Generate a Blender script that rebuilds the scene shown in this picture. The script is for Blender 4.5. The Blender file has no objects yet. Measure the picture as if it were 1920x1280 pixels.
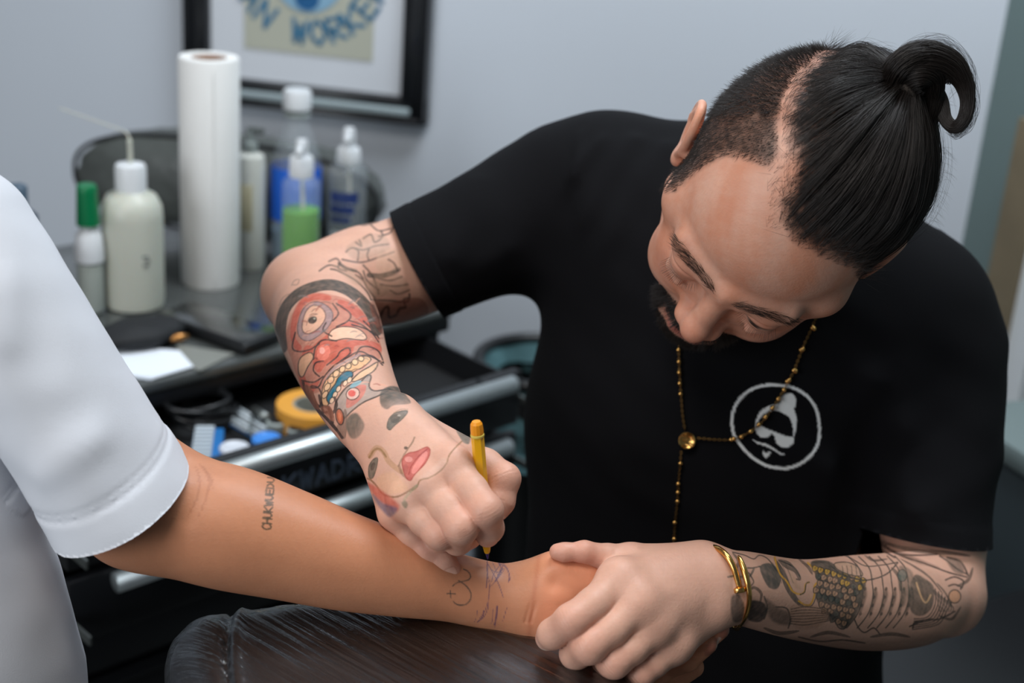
import os
import bpy, bmesh, math, random, time
import numpy as np
from mathutils import Matrix, Vector
T0 = time.time()
def log(m): print(m, round(time.time() - T0, 1))
rng = np.random.default_rng(7)
random.seed(7)
SC = bpy.context.scene
COL = SC.collection

# ---------------------------------------------------------------- camera
F_PX = 2667.0
CAM_H = 1.30
UP = np.array([.069, .930, .362]); UP /= np.linalg.norm(UP)
_f = np.array([0, 0, -1.0]); _y = _f - _f.dot(UP) * UP; _y /= np.linalg.norm(_y)
_x = np.cross(_y, UP)
A = np.array([_x, _y, UP])                # camera vector -> world vector
CAM = np.array([0, 0, CAM_H])
def c2w(v): return np.asarray(v, float) @ A.T
def P(px, py, d):                         # point seen at a pixel of the 1920x1280 photo at depth d (m)
    return CAM + A @ np.array([(px - 960) / F_PX * d, (640 - py) / F_PX * d, -d])
def PIX(p):
    q = (np.asarray(p) - CAM) @ A
    return np.stack([960 + F_PX * q[..., 0] / -q[..., 2], 640 - F_PX * q[..., 1] / -q[..., 2], -q[..., 2]], -1)
def on_plane(px, py, z):                  # where a pixel's line of sight meets the level z
    d = A @ np.array([(px - 960) / F_PX, (640 - py) / F_PX, -1.0])
    return CAM + d * ((z - CAM[2]) / d[2])
cam = bpy.data.cameras.new('camera'); camo = bpy.data.objects.new('camera', cam); COL.objects.link(camo)
cam.sensor_width = 36.0; cam.lens = 36.0 * F_PX / 1920
M4 = np.eye(4); M4[:3, :3] = A; M4[:3, 3] = CAM
camo.matrix_world = Matrix(M4.tolist())
cam.dof.use_dof = True; cam.dof.focus_distance = 0.915; cam.dof.aperture_fstop = 4.8
cam.clip_start = 0.02
SC.camera = camo
SC.view_settings.view_transform = 'Standard'; SC.view_settings.look = 'None'
SC.view_settings.gamma = 1.0; SC.view_settings.use_curve_mapping = False
SC.view_settings.exposure = 0.0
w = bpy.data.worlds.new('world'); SC.world = w; w.use_nodes = True
w.node_tree.nodes['Background'].inputs[0].default_value = (.74, .87, 1.0, 1)
w.node_tree.nodes['Background'].inputs[1].default_value = 0.09
def area(name, loc, target, size, power, col, sy=None):
    l = bpy.data.lights.new(name, 'AREA'); l.energy = power; l.color = col
    l.shape = 'RECTANGLE'; l.size = size; l.size_y = sy or size
    o = bpy.data.objects.new(name, l); COL.objects.link(o); o.location = loc
    o.rotation_euler = (Vector(target) - Vector(loc)).to_track_quat('-Z', 'Y').to_euler()
    return o
area('ceiling_panel_light', (-.50, .12, 2.45), (.05, .9, .9), .9, 17.0, (1.0, .96, .92), .7)
area('room_panel_light', (.5, 1.35, 2.7), (.4, 2.2, 1.0), 1.2, 49, (.88, .94, 1.0), .7)
area('left_fill_light', (-1.7, -.9, 1.5), (-.1, .9, .9), 1.2, 29, (.90, .95, 1.0), 1.2)  # added fill lamp lifting the shaded sides from the front left

# ---------------------------------------------------------------- materials
def srgb(r, g=None, b=None):
    if g is None: r, g, b = r
    f = lambda c: ((c / 255) / 12.92 if c / 255 <= .04045 else ((c / 255 + .055) / 1.055) ** 2.4)
    return (f(r), f(g), f(b))
def lin(a):
    a = np.asarray(a, float) / 255
    return np.where(a <= .04045, a / 12.92, ((a + .055) / 1.055) ** 2.4)
MATS = {}
def mat(name, col=(128, 128, 128), rough=.5, metal=0., bump=0., bscale=200., attr=False, var=0., vscale=8., sss=0., trans=0., ior=1.45,
        coat=0., spec=None, emit=0., sheen=0., detail=4., alpha=1., stretch=None, bdist=.001):
    if name in MATS: return MATS[name]
    m = bpy.data.materials.new(name); m.use_nodes = True; nt = m.node_tree; N = nt.nodes; L = nt.links
    b = N['Principled BSDF']; c = srgb(col)
    b.inputs['Base Color'].default_value = (*c, 1); b.inputs['Roughness'].default_value = rough; b.inputs['Metallic'].default_value = metal
    if spec is not None: b.inputs['Specular IOR Level'].default_value = spec
    b.inputs['IOR'].default_value = ior; b.inputs['Transmission Weight'].default_value = trans
    b.inputs['Coat Weight'].default_value = coat; b.inputs['Coat Roughness'].default_value = .15
    b.inputs['Sheen Weight'].default_value = sheen; b.inputs['Alpha'].default_value = alpha
    if sss:
        b.inputs['Subsurface Weight'].default_value = sss; b.inputs['Subsurface Radius'].default_value = (1.0, .35, .18); b.inputs['Subsurface Scale'].default_value = .004
    tc = N.new('ShaderNodeTexCoord'); co = tc.outputs['Object']
    if stretch:
        mp = N.new('ShaderNodeMapping'); mp.inputs['Scale'].default_value = stretch; L.new(co, mp.inputs[0]); co = mp.outputs[0]
    src = None
    if attr:
        at = N.new('ShaderNodeAttribute'); at.attribute_name = 'Col'; src = at.outputs['Color']
    if var:
        nz = N.new('ShaderNodeTexNoise'); nz.inputs['Scale'].default_value = vscale; nz.inputs['Detail'].default_value = detail; L.new(co, nz.inputs['Vector'])
        mr = N.new('ShaderNodeMapRange'); mr.inputs[1].default_value = .3; mr.inputs[2].default_value = .7; mr.inputs[3].default_value = 1 - var; mr.inputs[4].default_value = 1 + var
        L.new(nz.outputs['Fac'], mr.inputs[0])
        mx = N.new('ShaderNodeMix'); mx.data_type = 'RGBA'; mx.blend_type = 'MULTIPLY'; mx.inputs[0].default_value = 1
        mx.inputs[6].default_value = (*c, 1)
        if src: L.new(src, mx.inputs[6])
        L.new(mr.outputs[0], mx.inputs[7]); src = mx.outputs[2]
    if src: L.new(src, b.inputs['Base Color'])
    if bump:
        n2 = N.new('ShaderNodeTexNoise'); n2.inputs['Scale'].default_value = bscale; n2.inputs['Detail'].default_value = 5; L.new(co, n2.inputs['Vector'])
        bp = N.new('ShaderNodeBump'); bp.inputs['Strength'].default_value = bump; bp.inputs['Distance'].default_value = bdist; L.new(n2.outputs['Fac'], bp.inputs['Height'])
        L.new(bp.outputs[0], b.inputs['Normal'])
    if emit:
        b.inputs['Emission Color'].default_value = (*c, 1); b.inputs['Emission Strength'].default_value = emit
    MATS[name] = m
    return m

# ---------------------------------------------------------------- object helpers
def empty(name, loc, label, cat, group=None):
    o = bpy.data.objects.new(name, None); COL.objects.link(o); o.location = tuple(loc)
    o.empty_display_size = .02
    o['label'] = label; o['category'] = cat
    if group: o['group'] = group
    return o
def tag(o, label, cat, group=None):
    o['label'] = label; o['category'] = cat
    if group: o['group'] = group
    return o
def link(name, me, m, parent=None, smooth=True):
    o = bpy.data.objects.new(name, me); COL.objects.link(o)
    if m: me.materials.append(m)
    if parent:
        o.parent = parent
        o.matrix_parent_inverse = (Matrix.Translation(parent.location) @ parent.rotation_euler.to_matrix().to_4x4()).inverted()
    return o
def mesh_np(name, V, Fc, m, parent=None, col=None, smooth=True):
    V = np.ascontiguousarray(V, np.float32); Fc = np.ascontiguousarray(Fc, np.int32)
    me = bpy.data.meshes.new(name); n = Fc.shape[1]
    me.vertices.add(len(V)); me.vertices.foreach_set('co', V.ravel())
    me.loops.add(Fc.size); me.loops.foreach_set('vertex_index', Fc.ravel())
    me.polygons.add(len(Fc)); me.polygons.foreach_set('loop_start', np.arange(0, Fc.size, n, dtype=np.int32))
    me.update(calc_edges=True); me.validate()
    me.polygons.foreach_set('use_smooth', np.full(len(me.polygons), smooth))
    if col is not None:
        a = me.color_attributes.new('Col', 'FLOAT_COLOR', 'POINT')
        a.data.foreach_set('color', np.concatenate([col, np.ones((len(col), 1))], 1).astype(np.float32).ravel())
    return link(name, me, m, parent)
def bm_obj(name, bm, m, parent=None, smooth=True, angle=None):
    me = bpy.data.meshes.new(name); bmesh.ops.recalc_face_normals(bm, faces=bm.faces[:]); bm.to_mesh(me); bm.free()
    me.polygons.foreach_set('use_smooth', np.full(len(me.polygons), smooth))
    if angle is not None and smooth:
        try: me.set_sharp_from_angle(angle=math.radians(angle))
        except Exception: pass
    return link(name, me, m, parent)
def frame_from(z, x=None):
    z = np.asarray(z, float); z /= np.linalg.norm(z)
    if x is None: x = np.array([1, 0, 0]) if abs(z[0]) < .9 else np.array([0, 1, 0])
    x = np.asarray(x, float) - z * np.dot(x, z); x /= np.linalg.norm(x)
    return np.array([x, np.cross(z, x), z]).T     # columns
def mat4(R, t):
    M = np.eye(4); M[:3, :3] = R; M[:3, 3] = t; return Matrix(M.tolist())
def add_box(bm, M, size, bevel=0., seg=2):
    r = bmesh.ops.create_cube(bm, size=1.0); vs = r['verts']
    bmesh.ops.scale(bm, vec=size, verts=vs)
    if bevel:
        es = list({e for v in vs for e in v.link_edges})
        rb = bmesh.ops.bevel(bm, geom=es, offset=bevel, segments=seg, profile=.5, affect='EDGES')
        vs = list({v for f in rb['faces'] for v in f.verts} | {v for v in vs if v.is_valid})
    bmesh.ops.transform(bm, matrix=M, verts=vs)
def box_obj(name, M, size, m, parent=None, bevel=0., seg=2):
    bm = bmesh.new(); add_box(bm, M, size, bevel, seg); return bm_obj(name, bm, m, parent, smooth=bevel > 0, angle=40)
def lathe(name, prof, base, axis, m, parent=None, n=40, cap=True, angle=50):
    # prof: list of (radius, height) along axis
    R = frame_from(axis); V = []; Fc = []
    for r, h in prof:
        for i in range(n):
            a = 2 * math.pi * i / n; V.append(base + R @ np.array([r * math.cos(a), r * math.sin(a), h]))
    k = len(prof)
    for j in range(k - 1):
        for i in range(n):
            i2 = (i + 1) % n; Fc.append((j * n + i, j * n + i2, (j + 1) * n + i2, (j + 1) * n + i))
    me = bpy.data.meshes.new(name)
    if cap: Fc += [tuple(range(n))[::-1], tuple(range((k - 1) * n, k * n))]
    me.from_pydata([tuple(v) for v in V], [], Fc); me.update()
    me.polygons.foreach_set('use_smooth', np.full(len(me.polygons), True))
    try: me.set_sharp_from_angle(angle=math.radians(angle))
    except Exception: pass
    return link(name, me, m, parent)
def tube(name, pts, rad, m, parent=None, n=10, closed=False, caps=True):
    V, Fc = tube_geo(pts, rad, n, closed, caps)
    me = bpy.data.meshes.new(name); me.from_pydata([tuple(v) for v in V], [], Fc); me.update()
    me.polygons.foreach_set('use_smooth', np.full(len(me.polygons), True))
    return link(name, me, m, parent)
def tube_geo(pts, rad, n=10, closed=False, caps=True, off=0):
    pts = np.asarray(pts, float); k = len(pts); rad = np.broadcast_to(np.asarray(rad, float), (k,))
    V = []; Fc = []; x = None
    for j in range(k):
        if closed: t = pts[(j + 1) % k] - pts[j - 1]
        else: t = pts[min(j + 1, k - 1)] - pts[max(j - 1, 0)]
        R = frame_from(t, x); x = R[:, 0]
        for i in range(n):
            a = 2 * math.pi * i / n; V.append(pts[j] + rad[j] * (R[:, 0] * math.cos(a) + R[:, 1] * math.sin(a)))
    for j in range(k if closed else k - 1):
        j2 = (j + 1) % k
        for i in range(n):
            i2 = (i + 1) % n; Fc.append((off + j * n + i, off + j * n + i2, off + j2 * n + i2, off + j2 * n + i))
    if caps and not closed: Fc += [tuple(off + q for q in range(n))[::-1], tuple(off + q for q in range((k - 1) * n, k * n))]
    return V, Fc
def spline(pts, n=8, closed=False):
    pts = np.asarray(pts, float); k = len(pts); out = []
    for i in range(k if closed else k - 1):
        p0 = pts[i - 1] if (i > 0 or closed) else pts[0]; p1 = pts[i]; p2 = pts[(i + 1) % k]; p3 = pts[(i + 2) % k] if (closed or i + 2 < k) else p2
        for s in range(n):
            t = s / n
            out.append(.5 * ((2 * p1) + (-p0 + p2) * t + (2 * p0 - 5 * p1 + 4 * p2 - p3) * t * t + (-p0 + 3 * p1 - 3 * p2 + p3) * t ** 3))
    if not closed: out.append(pts[-1])
    return np.array(out)
def hair_obj(name, strands, radius, m, parent=None, taper=True):
    # strands: array (n, k, 3); real curve geometry
    n, k, _ = strands.shape
    hc = bpy.data.hair_curves.new(name); hc.add_curves([k] * n)
    hc.attributes['position'].data.foreach_set('vector', strands.astype(np.float32).ravel())
    ra = hc.attributes.get('radius') or hc.attributes.new('radius', 'FLOAT', 'POINT')
    prof = np.ones(k) if not taper else np.interp(np.linspace(0, 1, k), [0, .6, 1], [1, .9, .15])
    rr = (np.broadcast_to(np.asarray(radius, float).reshape(-1, 1), (n, 1)) * prof[None]).astype(np.float32)
    ra.data.foreach_set('value', rr.ravel())
    o = bpy.data.objects.new(name, hc); COL.objects.link(o); hc.materials.append(m)
    if parent:
        o.parent = parent; o.matrix_parent_inverse = Matrix.Translation(parent.location).inverted()
    return o
# ---------------------------------------------------------------- distance-field modelling
def nrm(v): return v / np.linalg.norm(v)
def smin(a, b, k):
    h = np.maximum(k - np.abs(a - b), 0) / k
    return np.minimum(a, b) - h * h * k * .25
def smax(a, b, k): return -smin(-a, -b, k)
def cap(p, a, b, ra, rb, flat=None, s=1.):
    a = np.asarray(a, float); b = np.asarray(b, float)
    ab = b - a; t = np.clip(((p - a) @ ab) / (ab @ ab + 1e-12), 0, 1)
    q = p - a - t[:, None] * ab
    if flat is not None: q = q + (q @ flat)[:, None] * flat * (1 / s - 1)
    return (np.linalg.norm(q, axis=1) - (ra + t * (rb - ra)))
def ball(p, c, r): return np.linalg.norm(p - np.asarray(c), axis=1) - r
def ell(p, c, r, R=None):
    q = p - np.asarray(c); r = np.asarray(r, float)
    if R is not None: q = q @ R
    k0 = np.linalg.norm(q / r, axis=1); k1 = np.linalg.norm(q / (r * r), axis=1)
    return k0 * (k0 - 1) / (k1 + 1e-9)
def chain(p, pts, rs, k=.004, flat=None, s=1.):
    d = None
    for i in range(len(pts) - 1):
        e = cap(p, pts[i], pts[i + 1], rs[i], rs[i + 1], flat, s)
        d = e if d is None else smin(d, e, k)
    return d
class Group:
    """a field evaluated only near its own bounding ball"""
    def __init__(s, fn, pts, rad, margin=.035):
        pts = np.asarray(pts); s.c = (pts.min(0) + pts.max(0)) / 2; s.r = np.linalg.norm(pts - s.c, axis=1).max() + rad; s.fn = fn; s.m = margin
    def __call__(s, p):
        d = np.linalg.norm(p - s.c, axis=1) - s.r
        out = d + s.m * .5; mk = d < s.m
        if mk.any():
            v = s.fn(p[mk]); w_ = np.clip(d[mk] / s.m, 0, 1)
            out[mk] = v
        return out
def eval_field(f, p, chunk=400000):
    return np.concatenate([f(p[i:i + chunk]) for i in range(0, len(p), chunk)]) if len(p) else np.zeros(0)
def surface_nets(f, lo, hi, h, co=4, band=1.05):
    lo = np.asarray(lo, float); n = np.ceil((np.asarray(hi) - lo) / (h * co)).astype(int)
    H = h * co
    g = np.stack(np.meshgrid(*[np.arange(k) for k in n], indexing='ij'), -1).reshape(-1, 3)
    cc = lo + (g + .5) * H
    D = eval_field(f, cc)
    arr = np.repeat(np.repeat(np.repeat(D.reshape(n), co, 0), co, 1), co, 2).astype(np.float32)
    near = np.abs(D) < H * band
    sub = np.stack(np.meshgrid(*[np.arange(co)] * 3, indexing='ij'), -1).reshape(-1, 3)
    idx = (g[near][:, None, :] * co + sub[None]).reshape(-1, 3)
    arr[idx[:, 0], idx[:, 1], idx[:, 2]] = eval_field(f, lo + (idx + .5) * h)
    S = arr < 0
    N = np.array(arr.shape)
    C = S[:-1, :-1, :-1].astype(np.int8)
    acc = np.zeros(N - 1, np.int8)
    for dx in (0, 1):
        for dy in (0, 1):
            for dz in (0, 1):
                acc += S[dx:N[0] - 1 + dx, dy:N[1] - 1 + dy, dz:N[2] - 1 + dz]
    act = np.argwhere((acc > 0) & (acc < 8))
    vid = np.full(N - 1, -1, np.int32); vid[act[:, 0], act[:, 1], act[:, 2]] = np.arange(len(act))
    vals = np.stack([arr[act[:, 0] + dx, act[:, 1] + dy, act[:, 2] + dz] for dx in (0, 1) for dy in (0, 1) for dz in (0, 1)], 1)
    cor = np.array([(dx, dy, dz) for dx in (0, 1) for dy in (0, 1) for dz in (0, 1)], float)
    ed = [(i, j) for i in range(8) for j in range(i + 1, 8) if np.abs(cor[i] - cor[j]).sum() == 1]
    sm = np.zeros((len(act), 3)); ct = np.zeros(len(act))
    for i, j in ed:
        a = vals[:, i]; b = vals[:, j]; x = (a < 0) != (b < 0)
        t = np.where(x, a / np.where(x, a - b, 1), 0)
        sm += np.where(x[:, None], cor[i] + t[:, None] * (cor[j] - cor[i]), 0); ct += x
    V = lo + (act + sm / ct[:, None] + .5) * h
    quads = []
    for ax in range(3):
        sl = [slice(1, -1)] * 3; s0 = list(sl); s1 = list(sl); s0[ax] = slice(0, -1); s1[ax] = slice(1, None)
        a = S[tuple(s0)]; b = S[tuple(s1)]
        e = np.argwhere(a != b)
        if not len(e): continue
        off = np.array([1, 1, 1]); off[ax] = 0; e = e + off
        sgn = S[e[:, 0], e[:, 1], e[:, 2]]
        o1, o2 = [(1, 2), (2, 0), (0, 1)][ax]
        def cell(d1, d2):
            q = e.copy(); q[:, o1] -= d1; q[:, o2] -= d2; return vid[q[:, 0], q[:, 1], q[:, 2]]
        q = np.stack([cell(1, 1), cell(0, 1), cell(0, 0), cell(1, 0)], 1)
        q[~sgn] = q[~sgn][:, ::-1]
        quads.append(q)
    Q = np.concatenate(quads); Q = Q[(Q >= 0).all(1)]
    return V, np.concatenate([Q[:, [0, 1, 2]], Q[:, [0, 2, 3]]])
TET = np.array([[1, -1, -1], [-1, -1, 1], [-1, 1, -1], [1, 1, 1]], float)
def grad(f, p, e=.0004):
    g = np.zeros_like(p)
    for t in TET: g += t * eval_field(f, p + t * e)[:, None]
    return g / (4 * e)
def project(f, V, it=2, lim=.004):
    V = V.copy()
    for _ in range(it):
        g = grad(f, V); d = eval_field(f, V); g2 = (g * g).sum(1) + 1e-3
        V -= g * np.clip(d / g2, -lim, lim)[:, None]
    return V
def refine(V, Tr, target, face=None):
    """split the edges longer than target(midpoint); V and triangles grow"""
    E = np.sort(np.concatenate([Tr[:, [0, 1]], Tr[:, [1, 2]], Tr[:, [2, 0]]]), 1)
    key = E[:, 0].astype(np.int64) * len(V) + E[:, 1]
    uk, inv = np.unique(key, return_inverse=True)
    e0 = uk // len(V); e1 = uk % len(V); mid = (V[e0] + V[e1]) / 2
    ln = np.linalg.norm(V[e0] - V[e1], axis=1); mk = ln > target(mid)
    if face is not None:
        vn = vnormals(V, Tr); vv = (vn * (CAM - V)).sum(1) > face; mk &= vv[e0] | vv[e1]
    nid = np.full(len(uk), -1, np.int64); nid[mk] = len(V) + np.arange(mk.sum())
    m = nid[inv].reshape(3, -1).T; c = (m >= 0).sum(1); out = [Tr[c == 0]]
    a = Tr[c == 3]; b = m[c == 3]
    out += [np.stack([a[:, 0], b[:, 0], b[:, 2]], 1), np.stack([b[:, 0], a[:, 1], b[:, 1]], 1), np.stack([b[:, 2], b[:, 1], a[:, 2]], 1), b]
    for r in range(3):
        a = np.roll(Tr, -r, 1); b = np.roll(m, -r, 1)
        s = (c == 1) & (b[:, 0] >= 0); x, y = a[s], b[s]
        out += [np.stack([x[:, 0], y[:, 0], x[:, 2]], 1), np.stack([y[:, 0], x[:, 1], x[:, 2]], 1)]
        s = (c == 2) & (b[:, 2] < 0); x, y = a[s], b[s]
        out += [np.stack([y[:, 0], x[:, 1], y[:, 1]], 1), np.stack([x[:, 0], y[:, 0], y[:, 1]], 1), np.stack([x[:, 0], y[:, 1], x[:, 2]], 1)]
    return np.concatenate([V, mid[mk]]), np.concatenate(out).astype(np.int64)
def refine_on(f, V, Tr, target, it=1, face=-.12):
    n = len(V); V, Tr = refine(V, Tr, target, face); V[n:] = project(f, V[n:], it); return V, Tr
def fbm(p, sc, seed=0, oct=3):
    r = np.random.default_rng(seed); out = np.zeros(len(p)); am = 1.; tot = 0
    for o in range(oct):
        for _ in range(5):
            d = r.normal(size=3); d *= sc * (2 ** o) / np.linalg.norm(d) * r.uniform(.6, 1.4); out += am * np.sin(p @ d * 6.28 + r.uniform(0, 6.28))
            tot += am
        am *= .5
    return out / tot * 2
def sstep(a, b, x):
    t = np.clip((x - a) / (b - a), 0, 1); return t * t * (3 - 2 * t)
def vnormals(V, Tr):
    n = np.cross(V[Tr[:, 1]] - V[Tr[:, 0]], V[Tr[:, 2]] - V[Tr[:, 0]]); out = np.zeros_like(V)
    for i in range(3):
        for c in range(3): out[:, c] += np.bincount(Tr[:, i], n[:, c], len(V))
    return out / (np.linalg.norm(out, axis=1, keepdims=True) + 1e-12)
def cached(key, fn):
    return fn()
# ---------------------------------------------------------------- the artist: head frame
HS = .96
HRc = np.array([[-.82898, -.54202, .13785], [.55925, -.80542, .19629], [.00464, .23981, .97081]])
_u, _s, _v = np.linalg.svd(HRc); HR = A @ (_u @ _v)
HC = CAM + A @ np.array([.18268, .09585, -.95850])
_pv = HC + HS * HR @ np.array([0, .075, 0]); _a = math.radians(5)
HR = HR @ np.array([[1, 0, 0], [0, math.cos(_a), -math.sin(_a)], [0, math.sin(_a), math.cos(_a)]]); HC = _pv - HS * HR @ np.array([0, .075, 0])
def h2w(l): return HC + HS * (np.asarray(l, float) @ HR.T)
def w2h(p): return ((p - HC) @ HR) / HS
MM = .001
class Limb:
    """round limb along a smooth curve; control rows are x, y, z, radius"""
    def __init__(s, pts, rs):
        s.c = np.concatenate([np.array(pts, float), np.array(rs, float)[:, None]], 1); k = len(s.c)
        e = np.concatenate([[2 * s.c[0] - s.c[1]], s.c, [2 * s.c[-1] - s.c[-2]]])
        a, b, c, d = e[:-3], e[1:-2], e[2:-1], e[3:]
        s.k = np.stack([b, .5 * (c - a), a - 2.5 * b + 2 * c - .5 * d, .5 * (-a + 3 * b - 3 * c + d)], 1); s.n = k - 1
        u = np.linspace(0, s.n, s.n * 3 + 1); s.u = u; s.q = s.ev(u)[0][:, :3]
    def ev(s, u):
        i = np.clip(u.astype(int), 0, s.n - 1); t = (u - i)[:, None]; k = s.k[i]
        return k[:, 0] + t * (k[:, 1] + t * (k[:, 2] + t * k[:, 3])), k[:, 1] + t * (2 * k[:, 2] + 3 * t * k[:, 3])
    def __call__(s, p):
        bd = np.full(len(p), 1e9); bu = np.zeros(len(p)); h = s.u[1]
        for i in range(len(s.q) - 1):
            a = s.q[i]; ab = s.q[i + 1] - a; r = p - a; t = np.clip(r @ ab / (ab @ ab), 0, 1); r = r - t[:, None] * ab; d = np.einsum('ij,ij->i', r, r)
            m = d < bd; bd[m] = d[m]; bu[m] = (i + t[m]) * h
        for _ in range(2):
            C, D = s.ev(bu); bu = np.clip(bu + ((p - C[:, :3]) * D[:, :3]).sum(1) / (D[:, :3] ** 2).sum(1), 0, s.n)
        C, D = s.ev(bu); return np.linalg.norm(p - C[:, :3], axis=1) - C[:, 3]
def pchain(p, L): return L(p)
def smooth_limb(L, n=4): return Limb(*L)
_er = frame_from((.95, .20, -.06), (0, 1, -.12))
EARL = Limb([np.array([80, -9, -1.]) + _er @ np.array([-17.0 * math.cos(a), 29.0 * math.sin(a), 1.5]) for a in np.radians(-35 + np.arange(0, 12, 1.5) * 24)], [2.9] * 8)
def head_local(q):
    """q in millimetres: x to his right, y forward, z up, origin between the ears"""
    ax = np.abs(q[:, 0]); qs = q.copy(); qs[:, 0] = ax
    d = ell(q, (0, -8, 35), (75, 91, 78))
    d = smin(d, ell(q, (0, 24, 32), (65, 60, 54)), 10)
    d = smin(d, ell(q, (0, 34, -22), (60, 54, 62)), 16)
    d = smin(d, ball(qs, (38, 56, -22), 20), 14)
    d = smin(d, ball(qs, (33, 52, -50), 26), 16)
    d = smin(d, cap(qs, (54, 6, -52), (10, 66, -92), 20, 19), 16)
    d = smin(d, ball(q, (0, 74, -95), 17), 12)
    d = smin(d, cap(qs, (0, 87.5, 13), (43, 74, 16), 7, 6.5), 11)          # brow ridge
    d = smax(d, -ell(qs, (32, 101, -1), (18, 16, 11)), 12)                # eye sockets
    lid = ball(qs, (31, 75.5, 0), 14.6)
    d = smin(d, lid, 5)
    d = smin(d, cap(qs, (14, 86, 8), (44, 75, 10), 5, 5.5), 7)           # fold above the lid
    d = smin(d, ball(qs, (57, 44, 8), 16), 20)
    # lid crease and the slit between the lids
    yy = q[:, 1]; 
    sl = np.abs(q[:, 2] - (-4.5 - .006 * (ax - 31) ** 2 + .02 * (ax - 31)))
    on = np.exp(-((ax - 31) / 13.5) ** 4) * (yy > 70)
    d = d + on * 1.7 * np.exp(-(sl / 1.3) ** 2)
    cr = np.abs(q[:, 2] - (5.0 - .012 * (ax - 31) ** 2)); d = d + on * .8 * np.exp(-(cr / 1.1) ** 2)
    d = smin(d, cap(qs, (30, 87, -16), (40, 82, -12), 3, 3), 8)         # tear bag
    # nose
    ns = cap(q, (0, 84, 12), (0, 97, -30), 8, 9.5)
    ns = smin(ns, ball(q, (0, 101, -36), 10.5), 7)
    ns = smin(ns, ell(qs, (11.5, 91, -41), (7.5, 10.5, 8.5)), 6)
    d = smin(d, ns, 8)
    d = smax(d, -ell(qs, (6.5, 97, -49.5), (3.8, 6, 4)), 2.5)
    gr = np.abs(np.linalg.norm((qs - np.array([13, 90, -41]))[:, [1, 2]], axis=1) - 10.5) + np.maximum(0, 14 - ax) 
    d = d + .3 * np.exp(-(gr / 2.2) ** 2) * sstep(11, 13, ax)
    # muzzle and lips
    d = smin(d, ell(q, (0, 71, -72), (26, 18, 20)), 10)
    d = smin(d, chain(qs, [np.array(v, float) for v in ((20, 77, -78), (9, 86, -74), (0, 88, -74.5))], (3.5, 5, 4.6), 3), 5)
    d = smin(d, chain(qs, [np.array(v, float) for v in ((18, 77, -81), (8, 85, -84), (0, 86, -84.5))], (3, 5.5, 5.8), 3), 5)
    ml = np.abs(q[:, 2] - (-78.5 - .004 * ax ** 2)); d = d + 1.6 * np.exp(-(ml / 1.1) ** 2) * (ax < 23) * (yy > 70)
    d = smax(d, -cap(q, (0, 94, -54), (0, 94, -66), 2.2, 2.4), 3)
    # ears
    er = frame_from((.95, .20, -.06), (0, 1, -.12))
    e_c = np.array([80, -9, -1.])
    ear = ell(qs, e_c, (18.5, 31, 5.2), er)
    ear = smax(ear, -ell(qs, e_c + er @ np.array([3, 2, 5.5]), (11.5, 21, 5), er), 3)
    ear = smin(ear, EARL(qs), 2)
    ear = smin(ear, chain(qs, [e_c + er @ np.array(v, float) for v in ((-9, 16, 1), (-9, 2, 2), (2, -12, 1))], (3, 3, 3), 2), 3)
    ear = smin(ear, ell(qs, (76, -2, -29), (6, 8, 10)), 4)
    ear = smin(ear, ball(qs, (73, 6, -4), 5), 4)
    d = smin(d, ear, 4)
    return d
def head_world(p): return head_local(w2h(p) * 1000) * MM * HS
G_HEAD = Group(head_world, h2w(np.array([[0, 0, .015]])), .15)

# ---------------------------------------------------------------- arms and hands, joints given as pixel + depth
def PJ(*a): return [P(*q) for q in a]
TOCAM = lambda px, py: nrm(CAM - P(px, py, 1.))
# his drawing hand
def knuck(p, c, nr, r=.006):                    # wrinkled skin over a bent joint
    q = p - c; w_ = np.exp(-(np.linalg.norm(q, axis=1) / r) ** 2)
    return w_
def mk_fingers(defs, kk=.0012, kj=.003):
    def fn(p):
        d = None
        for pts, rs in defs:
            e = chain(p, pts, rs, kj); d = e if d is None else smin(d, e, kk)
        return d
    return fn
R_I = (PJ((846, 872, .872), (884, 920, .858), (911, 957, .848), (917, 990, .862), (914, 1003, .868)), (.0112, .0100, .0102, .0088, .0074))
R_M = (PJ((802, 908, .868), (838, 952, .856), (864, 988, .848), (858, 1012, .870), (880, 1006, .885)), (.0112, .0102, .0104, .0090, .0078))
R_R = (PJ((766, 938, .872), (797, 975, .862), (825, 1000, .857), (830, 1006, .878), (850, 1000, .893)), (.0108, .0096, .0098, .0086, .0074))
R_P = (PJ((742, 960, .886), (772, 1000, .886), (800, 1030, .886), (832, 1052, .887), (847, 1070, .8885)), (.0105, .0086, .0082, .0072, .0064))
R_T = (PJ((866, 862, .897), (908, 876, .893), (946, 897, .884), (938, 940, .881), (931, 955, .880)), (.0130, .0118, .0098, .0088, .0076))
rf = nrm(TOCAM(760, 860) + .25 * nrm(P(900, 700, .85) - P(760, 860, .88)))
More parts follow.
